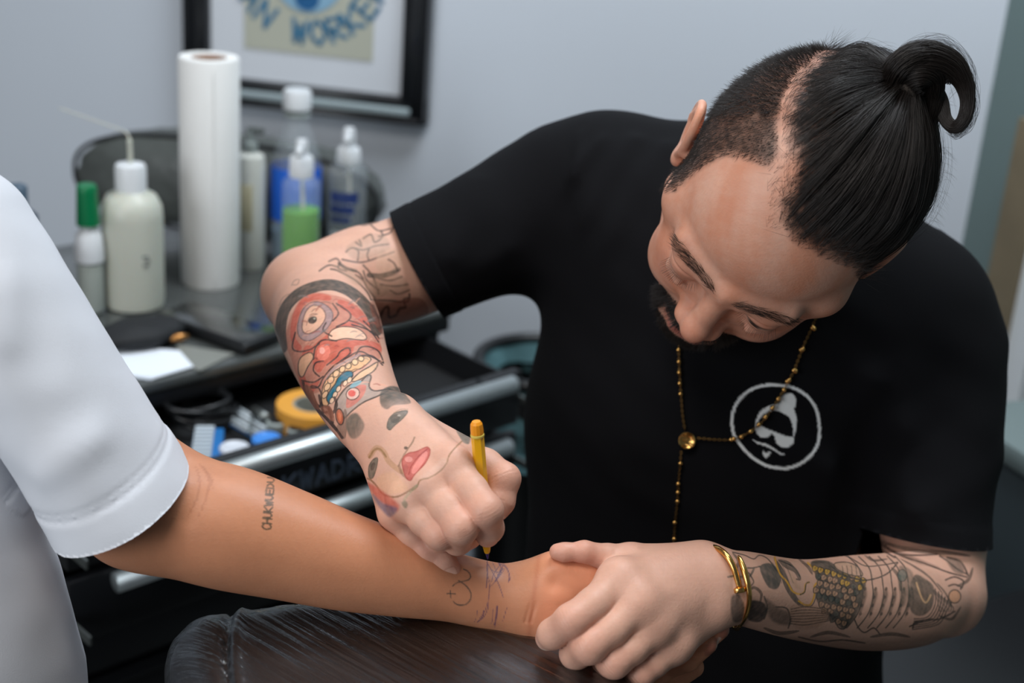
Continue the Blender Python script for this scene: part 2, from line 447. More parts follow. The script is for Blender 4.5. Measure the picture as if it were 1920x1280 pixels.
def handR(p):
    W = P(716, 800, .912)
    mc = [cap(p, P(742, 788, .905), R_I[0][0], .0165, .0125), cap(p, P(733, 802, .902), R_M[0][0], .0150, .0122),
          cap(p, P(722, 818, .903), R_R[0][0], .0150, .0118), cap(p, P(712, 832, .908), R_P[0][0], .0145, .0112)]
    palm = mc[0]
    for m_ in mc[1:]: palm = smin(palm, m_, .012)
    th = cap(p, P(765, 806, .922), P(862, 852, .898), .0150, .0125)
    palm = smin(palm, th, .010)
    palm = smin(palm, cap(p, P(760, 830, .925), P(810, 890, .905), .018, .016), .012)
    palm = smin(palm, cap(p, P(862, 862, .888), P(895, 895, .884), .0100, .0075), .006)
    fr = mk_fingers([R_I, R_M, R_R])(p)
    fp = mk_fingers([R_P])(p); ft = mk_fingers([R_T])(p)
    d = smin(palm, fr, .0055); d = smin(d, fp, .004); d = smin(d, ft, .003)
    for c, r in ((R_I[0][0], .0095), (R_M[0][0], .0095), (R_R[0][0], .009)):      # the row of knuckles
        cc = c + rf * .0030; d = smin(d, ball(p, cc, r), .008)
    # wrinkles at the bent middle joints
    for F, ax_ in ((R_I, 0), (R_M, 0), (R_R, 0), (R_T, 0)):
        J = F[0][2]; t = nrm(F[0][3] - F[0][1]); q = p - J
        wv = np.exp(-(np.linalg.norm(q, axis=1) / .0125) ** 4) * np.clip((q @ TOCAM(880, 980)) / .008, 0, 1)
        s_ = q @ t; d = d + wv * .00011 * (np.sin(s_ * 2 * math.pi / .0024 + 2.2 * np.sin(q @ rf * 420)) + .6 * np.sin(s_ * 4100 + q @ rf * 900)) * np.exp(-(s_ / .0032) ** 2)
    return d
G_HR = Group(handR, PJ((700, 790, .9), (960, 900, .88), (850, 1080, .88), (920, 1000, .85)), .02)
# his steadying hand
L_I = (PJ((1163, 1088, .876), (1112, 1134, .858), (1071, 1164, .850), (1036, 1188, .860), (1027, 1196, .868)), (.0120, .0103, .0104, .0090, .0076))
L_M = (PJ((1197, 1130, .868), (1146, 1180, .856), (1104, 1211, .850), (1079, 1225, .866), (1080, 1230, .880)), (.0122, .0103, .0106, .0094, .0080))
L_R = (PJ((1226, 1170, .872), (1185, 1214, .862), (1151, 1240, .857), (1139, 1248, .872), (1142, 1250, .886)), (.0118, .0098, .0100, .0088, .0076))
L_P = (PJ((1262, 1206, .882), (1226, 1242, .873), (1201, 1261, .869), (1188, 1275, .882), (1190, 1280, .893)), (.0108, .0088, .0088, .0078, .0068))
L_T = (PJ((1180, 1055, .900), (1142, 1046, .897), (1096, 1034, .890), (1058, 1035, .889), (1045, 1034, .889)), (.0120, .0088, .0066, .0056, .0050))
lf = TOCAM(1230, 1110)
def handL(p):
    mc = [cap(p, P(1318, 1062, .905), L_I[0][0], .0160, .0130), cap(p, P(1325, 1088, .900), L_M[0][0], .0155, .0128),
          cap(p, P(1330, 1112, .900), L_R[0][0], .0150, .0122), cap(p, P(1335, 1136, .906), L_P[0][0], .0145, .0112)]
    palm = mc[0]
    for m_ in mc[1:]: palm = smin(palm, m_, .012)
    palm = smin(palm, cap(p, P(1310, 1060, .916), P(1182, 1052, .900), .0135, .0115), .010)
    palm = smin(palm, cap(p, P(1290, 1110, .915), P(1225, 1130, .900), .020, .016), .012)
    fr = mk_fingers([L_I, L_M, L_R, L_P])(p); ft = mk_fingers([L_T])(p)
    d = smin(palm, fr, .0050); d = smin(d, ft, .0045)
    for c, r in ((L_I[0][0], .0105), (L_M[0][0], .0105), (L_R[0][0], .0098), (L_P[0][0], .0085)):
        d = smin(d, ball(p, c + lf * .0018, r), .012)
    d = smin(d, ball(p, P(1345, 1140, .893), .009), .012)                         # wrist bone
    for F in (L_I, L_M, L_R, L_P):                                                # tendons, joint wrinkles
        J = F[0][2]; t = nrm(F[0][3] - F[0][1]); q = p - J
        wv = np.exp(-(np.linalg.norm(q, axis=1) / .0125) ** 4) * np.clip((q @ lf) / .008, 0, 1)
        s_ = q @ t; d = d + wv * .00011 * (np.sin(s_ * 2 * math.pi / .0024 + 2.2 * np.sin(q @ rf * 420)) + .6 * np.sin(s_ * 4100 + q @ rf * 900)) * np.exp(-(s_ / .0032) ** 2)
    for F in (L_I, L_M, L_R):
        b0 = P(1318, 1090, .884); e0 = F[0][0] + lf * .0118
        dd = cap(p, b0 * .45 + e0 * .55, e0, .0, .0); d = d - .0008 * np.exp(-(dd / .0035) ** 2)
    return d
G_HL = Group(handL, PJ((1030, 1030, .89), (1370, 1100, .9), (1190, 1280, .88), (1020, 1200, .86)), .02)
AR = (PJ((590, 556, 1.115), (614, 606, 1.065), (640, 678, 1.005), (668, 738, .960), (700, 790, .922), (724, 806, .908)), (.036, .0385, .0335, .0285, .0240, .0215))
UR = (PJ((592, 548, 1.115), (680, 520, 1.14), (780, 494, 1.165), (1030, 378, 1.21)), (.036, .041, .0425, .045))
AL = (PJ((1335, 1100, .905), (1385, 1101, .915), (1500, 1124, .965), (1610, 1129, 1.015), (1700, 1124, 1.05), (1752, 1108, 1.078)), (.0215, .0235, .0272, .0335, .0350, .0325))
UL = (PJ((1755, 1100, 1.085), (1750, 960, 1.11), (1750, 680, 1.14)), (.034, .042, .044))
AR, UR, AL, UL = map(smooth_limb, (AR, UR, AL, UL))
def armR(p):
    d = smin(pchain(p, AR), pchain(p, UR), .010)
    return smin(d, ball(p, P(560, 545, 1.12), .027), .015)
def armL(p):
    d = smin(pchain(p, AL), pchain(p, UL), .006)
    return smin(d, ball(p, P(1780, 1125, 1.09), .022), .02)
G_AR = Group(armR, np.concatenate([AR.q, UR.q]), .06, .05)
G_AL = Group(armL, np.concatenate([AL.q, UL.q]), .06, .05)
TORSO = [(P(1370, 580, 1.19), P(1325, 800, 1.20), .140, .138), (P(1325, 800, 1.20), P(1318, 1060, 1.22), .138, .136), (P(1318, 1060, 1.22), P(1318, 1560, 1.22), .136, .145),
         (P(1150, 400, 1.20), P(1680, 612, 1.15), .067, .066)]
SHX = nrm(P(1720, 620, 1.15) - P(1120, 380, 1.20))
TFL = nrm(TOCAM(1400, 700) - SHX * np.dot(TOCAM(1400, 700), SHX))
def torso(p, o=0.):
    d = None
    for a, b, ra, rb in TORSO[:3]:
        e = cap(p, a, b, ra + o, rb + o, TFL, .80); d = e if d is None else smin(d, e, .03)
    a, b, ra, rb = TORSO[3]
    d = smin(d, cap(p, a, b, ra + o, rb + o), .06)
    return d
def neck(p):
    return chain(p, [h2w((0, -.02, -.03)), h2w((0, -.045, -.10)), P(1440, 460, 1.16)], (.056, .058, .07), .02)
G_NK = Group(neck, np.array([h2w((0, -.02, -.05)), P(1440, 460, 1.14)]), .1)
def artist(p):
    d = torso(p, -.012)
    d = smin(d, G_NK(p), .02)
    d = smin(d, G_HEAD(p), .014)
    d = smin(d, G_AR(p), .012); d = smin(d, G_AL(p), .012)
    d = smin(d, G_HR(p), .010); d = smin(d, G_HL(p), .010)
    return d
def bounds(pts, pad):
    pts = np.asarray(pts); return pts.min(0) - pad, pts.max(0) + pad
lo, hi = bounds(np.concatenate([AR.q, UR.q, AL.q, UL.q, PJ((1020, 1200, .85), (1190, 1290, .86), (1310, 1340, 1.2), (960, 900, .87), (850, 1075, .87)), h2w(np.array([[0, .12, 0], [0, -.12, .1], [0, 0, .13], [.09, 0, 0], [-.09, 0, 0]]))]), .06)
lo2 = lo.copy()
def near_pts(p, pts, r):
    out = np.zeros(len(p), bool)
    for c in pts: out |= ((p - c) ** 2).sum(1) < r * r
    return out
HRC = (G_HR.c, G_HR.r); HLC = (G_HL.c, G_HL.r)
ARP = [P(612, 600, 1.04), P(640, 680, .98), (P(680, 750, .94))]
ALP = [P(1430, 1110, .9), P(1540, 1110, .95), P(1650, 1110, 1.0), P(1740, 1110, 1.05)]
URP = [P(690, 520, 1.1), P(760, 500, 1.12)]
def facing(p):
    return None
def tgt1(p):
    t = np.full(len(p), 9.)
    hd = np.linalg.norm(p - HC, axis=1)
    q = w2h(p)
    t[(hd < .15) & (q[:, 1] > .01) & (q[:, 2] < .075)] = .0013
    t[(hd < .15) & (q[:, 1] <= .01) & (np.abs(q[:, 0]) > .066)] = .0013
    for c, r in (HRC, HLC): t[((p - c) ** 2).sum(1) < (r + .004) ** 2] = .0013
    t[near_pts(p, ARP, .062) | near_pts(p, ALP, .055) | near_pts(p, URP, .055)] = .0013
    return t
def tgt2(p):
    t = tgt1(p) * .62
    hd = np.linalg.norm(p - HC, axis=1); q = w2h(p)
    return t
def nrmv(v): return v / (np.linalg.norm(v, axis=1, keepdims=True) + 1e-12)
def build_artist():
    V, Tr = surface_nets(artist, lo, hi, .0022)
    log('net'); V = project(artist, V, 1); log('proj')
    V, Tr = refine_on(artist, V, Tr, tgt1)
    V, Tr = refine_on(artist, V, Tr, tgt2)
    log('b2'); return V, Tr
V, Tr = cached('artist', build_artist)
log('artist')
NB = vnormals(V, Tr)
# ---------------------------------------------------------------- painted colour (tattoos, hair shadow, lips, crease and arm shade) baked on the vertices
class Ink:
    """drawing board laid over the photographed side of a limb; sampled once onto the mesh it belongs to"""
    def __init__(s, x0, y0, x1, y1, ss=2):
        s.x0, s.y0, s.ss = x0, y0, ss; s.w = int((x1 - x0) * ss); s.h = int((y1 - y0) * ss)
        s.c = np.zeros((s.h, s.w, 3)); s.a = np.zeros((s.h, s.w)); s.ox = s.oy = 0.; s.k = 1.
    def view(s, ox, oy, k): s.ox, s.oy, s.k = ox, oy, k; return s        # coordinates of a magnified study: x = ox + cx / k
    def T(s, pts):
        pts = np.asarray(pts, float); return np.stack([(s.ox + pts[:, 0] / s.k - s.x0) * s.ss, (s.oy + pts[:, 1] / s.k - s.y0) * s.ss], 1)
    def _box(s, q, m):
        x0, y0 = np.maximum(np.floor(q.min(0) - m).astype(int), 0); x1 = min(int(q[:, 0].max() + m) + 1, s.w); y1 = min(int(q[:, 1].max() + m) + 1, s.h)
        return x0, y0, max(x1, x0), max(y1, y0)
    def _put(s, b, al, col, alpha):
        x0, y0, x1, y1 = b; al = (al * alpha); c = lin(col)
        C = s.c[y0:y1, x0:x1]; Aa = s.a[y0:y1, x0:x1]; na = al + Aa * (1 - al)
        s.c[y0:y1, x0:x1] = (c * al[..., None] + C * (Aa * (1 - al))[..., None]) / np.maximum(na, 1e-6)[..., None]; s.a[y0:y1, x0:x1] = na
    def line(s, pts, w, col=(45, 45, 42), alpha=.8, sm=True, closed=False, taper=False):
        q = s.T(pts)
        if sm and len(q) > 2: q = spline(q, 6, closed)
        if closed: q = np.concatenate([q, q[:1]])
        w = w / s.k * s.ss / 2 if s.k != 1 else w * s.ss / 2
        b = s._box(q, w + 2)
        if b[2] <= b[0] or b[3] <= b[1]: return
        X, Y = np.meshgrid(np.arange(b[0], b[2]) + .5, np.arange(b[1], b[3]) + .5); D = np.full(X.shape, 1e9)
        for i in range(len(q) - 1):
            a, e = q[i], q[i + 1]; d = e - a; t = np.clip(((X - a[0]) * d[0] + (Y - a[1]) * d[1]) / (d @ d + 1e-9), 0, 1)
            u = (i + .5) / (len(q) - 1); ww = w * (math.sin(math.pi * u) ** .5 if taper else 1)
            D = np.minimum(D, np.hypot(X - a[0] - t * d[0], Y - a[1] - t * d[1]) - ww)
        s._put(b, np.clip(.6 - D / 1.6, 0, 1), col, alpha)
    def poly(s, pts, col, alpha=.8, sm=True, soft=2., edge=0, ecol=(45, 45, 42)):
        q = s.T(pts)
        if sm: q = spline(q, 5, True)
        b = s._box(q, soft + 1)
        if b[2] <= b[0] or b[3] <= b[1]: return
        X, Y = np.meshgrid(np.arange(b[0], b[2]) + .5, np.arange(b[1], b[3]) + .5); In = np.zeros(X.shape, bool); D = np.full(X.shape, 1e9)
        for i in range(len(q)):
            a, e = q[i], q[(i + 1) % len(q)]; d = e - a
            if a[1] != e[1]: In ^= ((a[1] > Y) != (e[1] > Y)) & (X < d[0] * (Y - a[1]) / d[1] + a[0])
            t = np.clip(((X - a[0]) * d[0] + (Y - a[1]) * d[1]) / (d @ d + 1e-9), 0, 1); D = np.minimum(D, np.hypot(X - a[0] - t * d[0], Y - a[1] - t * d[1]))
        D = np.where(In, -D, D); s._put(b, np.clip(.5 - D / soft, 0, 1), col, alpha)
        if edge: s.line(pts, edge, ecol, .85, sm, True)
    def ell(s, cx, cy, rx, ry, col, alpha=.8, rot=0., soft=2., edge=0, ecol=(45, 45, 42)):
        a = np.linspace(0, 2 * math.pi, 17)[:-1]; c, n = math.cos(rot), math.sin(rot)
        s.poly(np.stack([cx + rx * np.cos(a) * c - ry * np.sin(a) * n, cy + rx * np.cos(a) * n + ry * np.sin(a) * c], 1), col, alpha, True, soft, edge, ecol)
    def bake(s, V, N, col, near=None, mul=False, face=.05):
        q = PIX(V); x = (q[:, 0] - s.x0) * s.ss - .5; y = (q[:, 1] - s.y0) * s.ss - .5
        m = (x >= 0) & (y >= 0) & (x < s.w - 1) & (y < s.h - 1) & ((N * nrmv(CAM - V)).sum(1) > face)
        if near is not None: m &= near
        i = np.where(m)[0]; x = x[i]; y = y[i]; xi = x.astype(int); yi = y.astype(int); fx = (x - xi)[:, None]; fy = (y - yi)[:, None]
        I = np.concatenate([s.c * s.a[..., None], s.a[..., None]], 2)
        v = (I[yi, xi] * (1 - fx) + I[yi, xi + 1] * fx) * (1 - fy) + (I[yi + 1, xi] * (1 - fx) + I[yi + 1, xi + 1] * fx) * fy
        a = v[:, 3:4] * np.clip(.93 + .10 * fbm(V[i], 160, 17, 3), 0, 1)[:, None]
        col[i] = col[i] * (1 - a) + v[:, :3] * (.35 + .65 * col[i] / .45 if mul else 1)
GLY = {'A': [[(0, 0), (.5, 1), (1, 0)], [(.2, .4), (.8, .4)]], 'B': [[(0, 0), (0, 1), (.7, .95), (.75, .6), (0, .52), (.9, .4), (.85, .05), (0, 0)]],
       'C': [[(1, .85), (.6, 1), (.15, .8), (0, .45), (.2, .08), (.6, 0), (1, .15)]], 'D': [[(0, 0), (0, 1), (.6, .9), (1, .5), (.6, .08), (0, 0)]],
       'E': [[(1, 1), (0, 1), (0, 0), (1, 0)], [(0, .5), (.8, .5)]], 'H': [[(0, 0), (0, 1)], [(1, 0), (1, 1)], [(0, .5), (1, .5)]],
       'K': [[(0, 0), (0, 1)], [(1, 1), (0, .45), (1, 0)]], 'N': [[(0, 0), (0, 1), (1, 0), (1, 1)]], 'O': [[(.5, 1), (.05, .7), (.05, .3), (.5, 0), (.95, .3), (.95, .7), (.5, 1)]],
       'P': [[(0, 0), (0, 1), (.9, .9), (.9, .55), (0, .5)]], 'R': [[(0, 0), (0, 1), (.9, .9), (.9, .55), (0, .5), (1, 0)]], 'S': [[(1, .85), (.5, 1), (.05, .8), (.3, .52), (.9, .35), (.7, .02), (0, .12)]],
       'T': [[(0, 1), (1, 1)], [(.5, 1), (.5, 0)]], 'U': [[(0, 1), (.05, .2), (.5, 0), (.95, .2), (1, 1)]], 'W': [[(0, 1), (.25, 0), (.5, .8), (.75, 0), (1, 1)]], '+': [[(.5, 0), (.5, 1)], [(0, .5), (1, .5)]]}
INK = (48, 50, 46); RED = (186, 84, 66); SKN = (222, 168, 140)
# ---- demon mask down his right forearm, a woman's face over the back of the hand
def ink_right():
    k = Ink(480, 400, 1000, 1110, 2).view(480, 400, 2.782)
    k.poly([(150, 660), (190, 520), (240, 440), (310, 412), (400, 425), (480, 450), (560, 510), (620, 600), (655, 700), (640, 760), (560, 740), (470, 760), (410, 800), (370, 860), (330, 930), (260, 930), (215, 850), (180, 750)], (176, 104, 84), .72)
    for p in ([(185, 560), (215, 480), (265, 430), (330, 418), (390, 432), (380, 455), (310, 450), (250, 480), (220, 550), (205, 640), (240, 700), (215, 720), (180, 650)],
              [(430, 450), (500, 470), (560, 520), (600, 590), (560, 575), (500, 530), (440, 490)], [(360, 640), (420, 590), (500, 560), (540, 580), (450, 610), (400, 660), (330, 700), (300, 690)],
              [(300, 740), (330, 690), (400, 665), (480, 660), (560, 665), (640, 700), (600, 690), (520, 690), (500, 730), (440, 780), (370, 790), (330, 830), (300, 800)],
              [(250, 700), (300, 700), (280, 760), (250, 830), (280, 890), (330, 870), (300, 930), (250, 930), (225, 850)], [(560, 660), (640, 680), (655, 720), (600, 705)]):
        k.poly(p, RED, .85)
    k.line([(135, 700), (128, 600), (150, 500), (215, 425), (300, 385), (390, 372), (475, 398), (550, 455), (605, 530), (630, 610)], 58, (50, 52, 46), .94)
    for p in ([(225, 640), (218, 580), (245, 500), (300, 462), (360, 475), (400, 520), (385, 580), (330, 635), (270, 665)],): k.poly(p, (150, 128, 128), .85, edge=5, ecol=(90, 75, 75))
    k.poly([(240, 600), (258, 515), (303, 478), (350, 500), (362, 545), (325, 600), (270, 628)], (216, 166, 138), .95, edge=6, ecol=(95, 70, 66))
    k.ell(295, 556, 24, 18, (45, 45, 40), .95, -.5); k.ell(305, 548, 6, 5, (190, 180, 160), .8); k.line([(262, 585), (280, 540), (320, 525)], 4, (120, 90, 80), .7)
    k.poly([(378, 648), (395, 610), (450, 590), (530, 600), (575, 640), (560, 660), (470, 652), (410, 662)], (228, 180, 152), .95, edge=6)
    k.poly([(220, 790), (235, 750), (280, 725), (300, 750), (270, 800), (245, 850), (225, 840)], (214, 165, 130), .9, edge=6)
    k.ell(352, 725, 34, 44, (222, 120, 100), .85, .4); k.ell(345, 715, 14, 18, (236, 170, 155), .8)
    for l in ([(300, 760), (310, 700), (350, 660), (420, 665)], [(330, 850), (300, 820), (310, 780), (350, 770)], [(370, 790), (420, 750), (440, 720), (480, 700), (490, 730), (440, 770)], [(395, 640), (360, 620), (350, 600), (365, 570)],
              [(400, 470), (430, 520), (400, 560)], [(420, 470), (490, 520), (480, 560), (420, 590)], [(490, 560), (550, 580), (600, 620)], [(500, 580), (590, 610), (640, 670)], [(560, 560), (620, 620), (640, 650)],
              [(205, 620), (190, 700), (225, 720), (280, 710), (330, 680)], [(240, 870), (300, 880), (350, 850)], [(250, 900), (300, 910), (330, 900), (350, 860), (400, 800), (470, 755), (540, 720), (600, 745), (665, 780)],
              [(520, 740), (545, 700), (590, 695), (640, 720), (665, 775)], [(530, 755), (560, 740), (610, 745), (660, 790)], [(275, 930), (290, 900), (330, 915), (345, 970), (330, 1010)]):
        k.line(l, 8, (52, 42, 40), .92)
    k.line([(360, 880), (400, 815), (470, 770), (540, 735)], 12, (150, 130, 128), .8)
    k.poly([(345, 990), (350, 900), (400, 830), (470, 790), (560, 745), (600, 760), (560, 800), (500, 830), (430, 870), (400, 930), (375, 1000)], (214, 166, 122), .95, edge=6)
    for x, y, a, b in ((372, 905, 14, 22), (390, 868, 15, 20), (418, 835, 15, 20), (450, 812, 14, 18), (482, 795, 14, 16), (516, 775, 16, 16), (548, 757, 15, 14), (360, 945, 13, 22)):
        k.ell(x, y, a, b, (224, 182, 142), .95, .6, edge=5)
    k.poly([(368, 965), (385, 925), (412, 890), (430, 855), (465, 825), (500, 825), (503, 850), (475, 870), (448, 880), (436, 920), (405, 945), (385, 990)], (18, 104, 124), .97, edge=7)
    for x, y in ((396, 975), (412, 945), (430, 915), (465, 885), (488, 868)): k.ell(x, y, 11, 17, (226, 190, 160), .95, .5, edge=4)
    k.poly([(500, 870), (540, 830), (590, 800), (635, 775), (620, 815), (570, 850), (520, 875)], (220, 176, 140), .9, edge=7)
    k.poly([(410, 1020), (430, 960), (480, 900), (540, 880), (580, 845), (600, 850), (590, 900), (620, 925), (700, 915), (640, 950), (560, 985), (500, 1030), (470, 1060), (440, 1080)], (150, 140, 132), .75, edge=8)
    k.poly([(470, 1010), (485, 930), (540, 895), (575, 900), (560, 950), (510, 1000)], (196, 110, 96), .8); k.ell(505, 940, 36, 30, (214, 175, 160), .9, -.5, edge=5); k.ell(500, 938, 20, 17, (206, 84, 76), .95)
    k.ell(520, 890, 34, 12, (120, 170, 180), .7, -.5)
    k.poly([(440, 1080), (462, 1020), (475, 1050), (470, 1160), (450, 1170), (420, 1120)], (110, 88, 76), .7)
    k.ell(437, 1060, 20, 42, (178, 92, 62), .9, -.15, edge=7); k.ell(437, 1060, 9, 24, (216, 120, 80), .9, -.15)
    for l in ([(245, 880), (270, 960), (310, 1020), (360, 1060), (400, 1100), (450, 1170)], [(290, 930), (320, 1000), (370, 1010), (400, 1060)], [(330, 950), (350, 1030), (380, 1040), (400, 1090)], [(262, 900), (300, 990), (350, 1050), (420, 1130)], [(380, 1010), (400, 1040), (420, 1000), (410, 960)]):
        k.line(l, 14, (48, 38, 36), .9)
    for p in ([(250, 900), (280, 900), (310, 960), (330, 1020), (300, 1010), (265, 950)], [(340, 1010), (390, 1010), (410, 1080), (380, 1070)]): k.poly(p, (150, 92, 70), .7)
    for l in ([(120, 480), (140, 440), (170, 420)], [(185, 375), (200, 350), (225, 345), (215, 370), (190, 372)]): k.line(l, 5, (110, 95, 80), .6)
    # upper arm
    for l in ([(520, 185), (535, 200), (530, 245)], [(590, 188), (580, 215), (587, 240)], [(430, 260), (470, 290), (530, 305), (560, 340)], [(390, 290), (430, 300), (520, 350), (580, 410), (600, 450)], [(440, 255), (430, 285), (470, 300)],
              [(450, 240), (550, 255), (650, 225), (720, 200)], [(560, 130), (600, 110), (620, 150), (660, 120), (650, 90)], [(520, 150), (550, 170), (540, 140)], [(520, 320), (560, 350), (580, 390), (620, 440)], [(560, 270), (610, 330), (640, 420)],
              [(600, 450), (700, 455), (790, 460), (800, 420)], [(620, 500), (640, 560), (660, 510), (690, 490), (690, 540), (740, 520), (750, 490)], [(780, 480), (770, 450), (800, 440)], [(640, 120), (700, 100), (720, 60)]):
        k.line(l, 9, (58, 48, 44), .88)
    k.line([(590, 322), (650, 326), (705, 312), (742, 292)], 26, (62, 60, 54), .85); k.line([(435, 262), (470, 285), (520, 300)], 16, (70, 66, 58), .8)
    k.poly([(600, 460), (700, 465), (850, 440), (900, 520), (820, 620), (660, 630), (610, 540)], (120, 62, 48), .6); k.poly([(560, 350), (620, 350), (700, 400), (620, 440)], (150, 120, 98), .5)  # dark red-brown lower side of the arm: shade put into the colour
    k.poly([(640, 200), (740, 190), (760, 280), (640, 300)], (196, 158, 134), .5)
    for l in ([(610, 480), (640, 545), (665, 500), (690, 488), (695, 540), (730, 530), (745, 500), (780, 490)], [(640, 600), (700, 580), (760, 600)]): k.line(l, 14, (60, 36, 30), .85)
    # woman's face
    k.poly([(645, 965), (655, 925), (700, 900), (755, 912), (785, 950), (805, 990), (720, 1000), (685, 1020), (655, 1005)], (66, 70, 64), .92, soft=5)
    k.poly([(468, 1110), (480, 1060), (520, 1040), (550, 1070), (565, 1110), (535, 1165), (495, 1170)], (88, 86, 76), .88, soft=8)
    g = np.random.default_rng(9)
    for _ in range(70):          # shading strokes inside the mask
        x, y = g.uniform(190, 640), g.uniform(430, 900); a = g.uniform(-.9, .3); L_ = g.uniform(20, 55)
        if abs(x - (250 + (y - 430) * .25) - 120) > 190: continue
        k.line([(x, y), (x + L_ * .5 * math.cos(a), y + L_ * .5 * math.sin(a) - 5), (x + L_ * math.cos(a), y + L_ * math.sin(a))], g.uniform(4, 10), ((96, 60, 54), (150, 70, 58), (214, 150, 122), (120, 112, 108))[g.integers(4)], .55, taper=True)
    for l in ([(480, 40), (560, 60), (640, 40)], [(600, 60), (640, 90), (700, 80)], [(470, 200), (500, 180), (560, 190), (620, 170), (690, 160)], [(380, 250), (420, 235), (440, 260)], [(640, 340), (700, 350), (760, 330)], [(650, 370), (720, 380), (790, 370)], [(560, 300), (580, 350), (640, 400)], [(330, 300), (380, 270), (430, 280)], [(690, 240), (720, 260), (740, 300)], [(700, 400), (740, 420), (800, 400)]):
        k.line(l, 9, (62, 52, 46), .85)
    for p in ([(470, 180), (560, 120), (660, 110), (700, 180), (600, 230), (510, 240)], [(620, 330), (740, 310), (800, 400), (700, 430), (620, 410)], [(400, 270), (480, 290), (560, 360), (520, 370), (440, 310)]): k.poly(p, (150, 122, 100), .40, soft=10)
    k.view(640, 700, 3.047)
    k.poly([(60, 420), (150, 230), (380, 140), (560, 260), (690, 330), (640, 440), (520, 590), (400, 620), (300, 700), (160, 620)], (214, 170, 150), .2, soft=30)
    k.poly([(262, 305), (275, 255), (315, 222), (378, 214), (352, 255), (300, 300), (278, 322)], (92, 92, 84), .9, edge=6, ecol=(80, 74, 64)); k.ell(308, 258, 30, 24, (62, 64, 58), .9, -.5); k.ell(330, 240, 9, 5, (190, 180, 165), .6); k.line([(380, 205), (340, 205), (300, 225)], 5, (140, 115, 90), .6)
    k.poly([(158, 590), (158, 530), (183, 490), (207, 485), (200, 540), (180, 595)], (88, 88, 76), .9, edge=5, ecol=(70, 66, 54)); k.ell(180, 530, 12, 24, (48, 50, 44), .9, .3)
    k.line([(165, 470), (200, 425), (240, 445), (270, 500), (320, 545), (345, 560)], 30, (168, 124, 74), .5); k.line([(150, 600), (170, 610), (200, 640), (240, 690), (310, 705), (370, 680), (430, 640)], 10, (122, 84, 48), .8)
    k.line([(160, 480), (190, 435), (225, 435), (255, 475)], 11, (136, 100, 56), .8); k.poly([(200, 600), (280, 560), (340, 600), (380, 660), (300, 690), (230, 670)], (214, 165, 128), .5, soft=12)
    k.line([(325, 530), (350, 480), (380, 430), (405, 395), (418, 365)], 9, (120, 96, 72), .7); k.ell(368, 425, 11, 9, (62, 58, 48), .9); k.line([(330, 525), (345, 570), (380, 600)], 14, (120, 84, 62), .6)
    k.poly([(348, 520), (355, 480), (385, 455), (430, 445), (490, 420), (506, 450), (480, 510), (420, 575), (395, 610), (368, 590)], (186, 92, 84), .95, edge=7, ecol=(156, 58, 52)); k.poly([(400, 560), (430, 500), (480, 445), (492, 465), (460, 520), (420, 570)], (216, 132, 122), .95)
    k.line([(385, 575), (400, 530), (440, 475), (492, 430)], 7, (160, 66, 62), .85); k.ell(385, 490, 22, 16, (222, 150, 140), .7); k.ell(368, 545, 14, 30, (168, 84, 76), .7)
    k.line([(690, 385), (645, 430), (615, 470), (600, 515), (560, 560), (500, 595), (450, 610), (430, 650), (390, 675)], 8, (132, 96, 56), .85); k.poly([(500, 560), (580, 480), (600, 520), (520, 590), (440, 600)], (216, 178, 160), .35, soft=10)
    k.poly([(655, 320), (690, 325), (735, 345), (730, 400), (700, 395), (680, 370)], (86, 90, 80), .85, soft=5)
    k.poly([(145, 625), (190, 640), (260, 690), (330, 750), (310, 790), (260, 760), (190, 700)], (186, 82, 66), .8, soft=12); k.poly([(180, 690), (240, 740), (320, 770), (280, 820), (240, 790), (200, 740)], (84, 84, 108), .75, soft=10)
    for cx, cy, a in ((815, 815, .55), (700, 915, .55), (590, 968, .5)):      # crease shade over the bent joints, drawn as brown lines
        for o in (-16, -5, 5, 15): k.line([(cx - 34 * math.cos(a) + o * .5, cy + 34 * math.sin(a) + o), (cx + o * .5, cy + o - 3), (cx + 34 * math.cos(a) + o * .5, cy - 34 * math.sin(a) + o)], 4, (150, 92, 72), .45, taper=True)
    k.line([(832, 602), (870, 598), (900, 606), (935, 600)], 5, (128, 72, 54), .6, taper=True)
    k.poly([(345, 740), (365, 725), (380, 750), (365, 770)], (96, 100, 72), .7, soft=6); k.line([(360, 720), (380, 690), (430, 640)], 16, (150, 145, 110), .5)
    return k
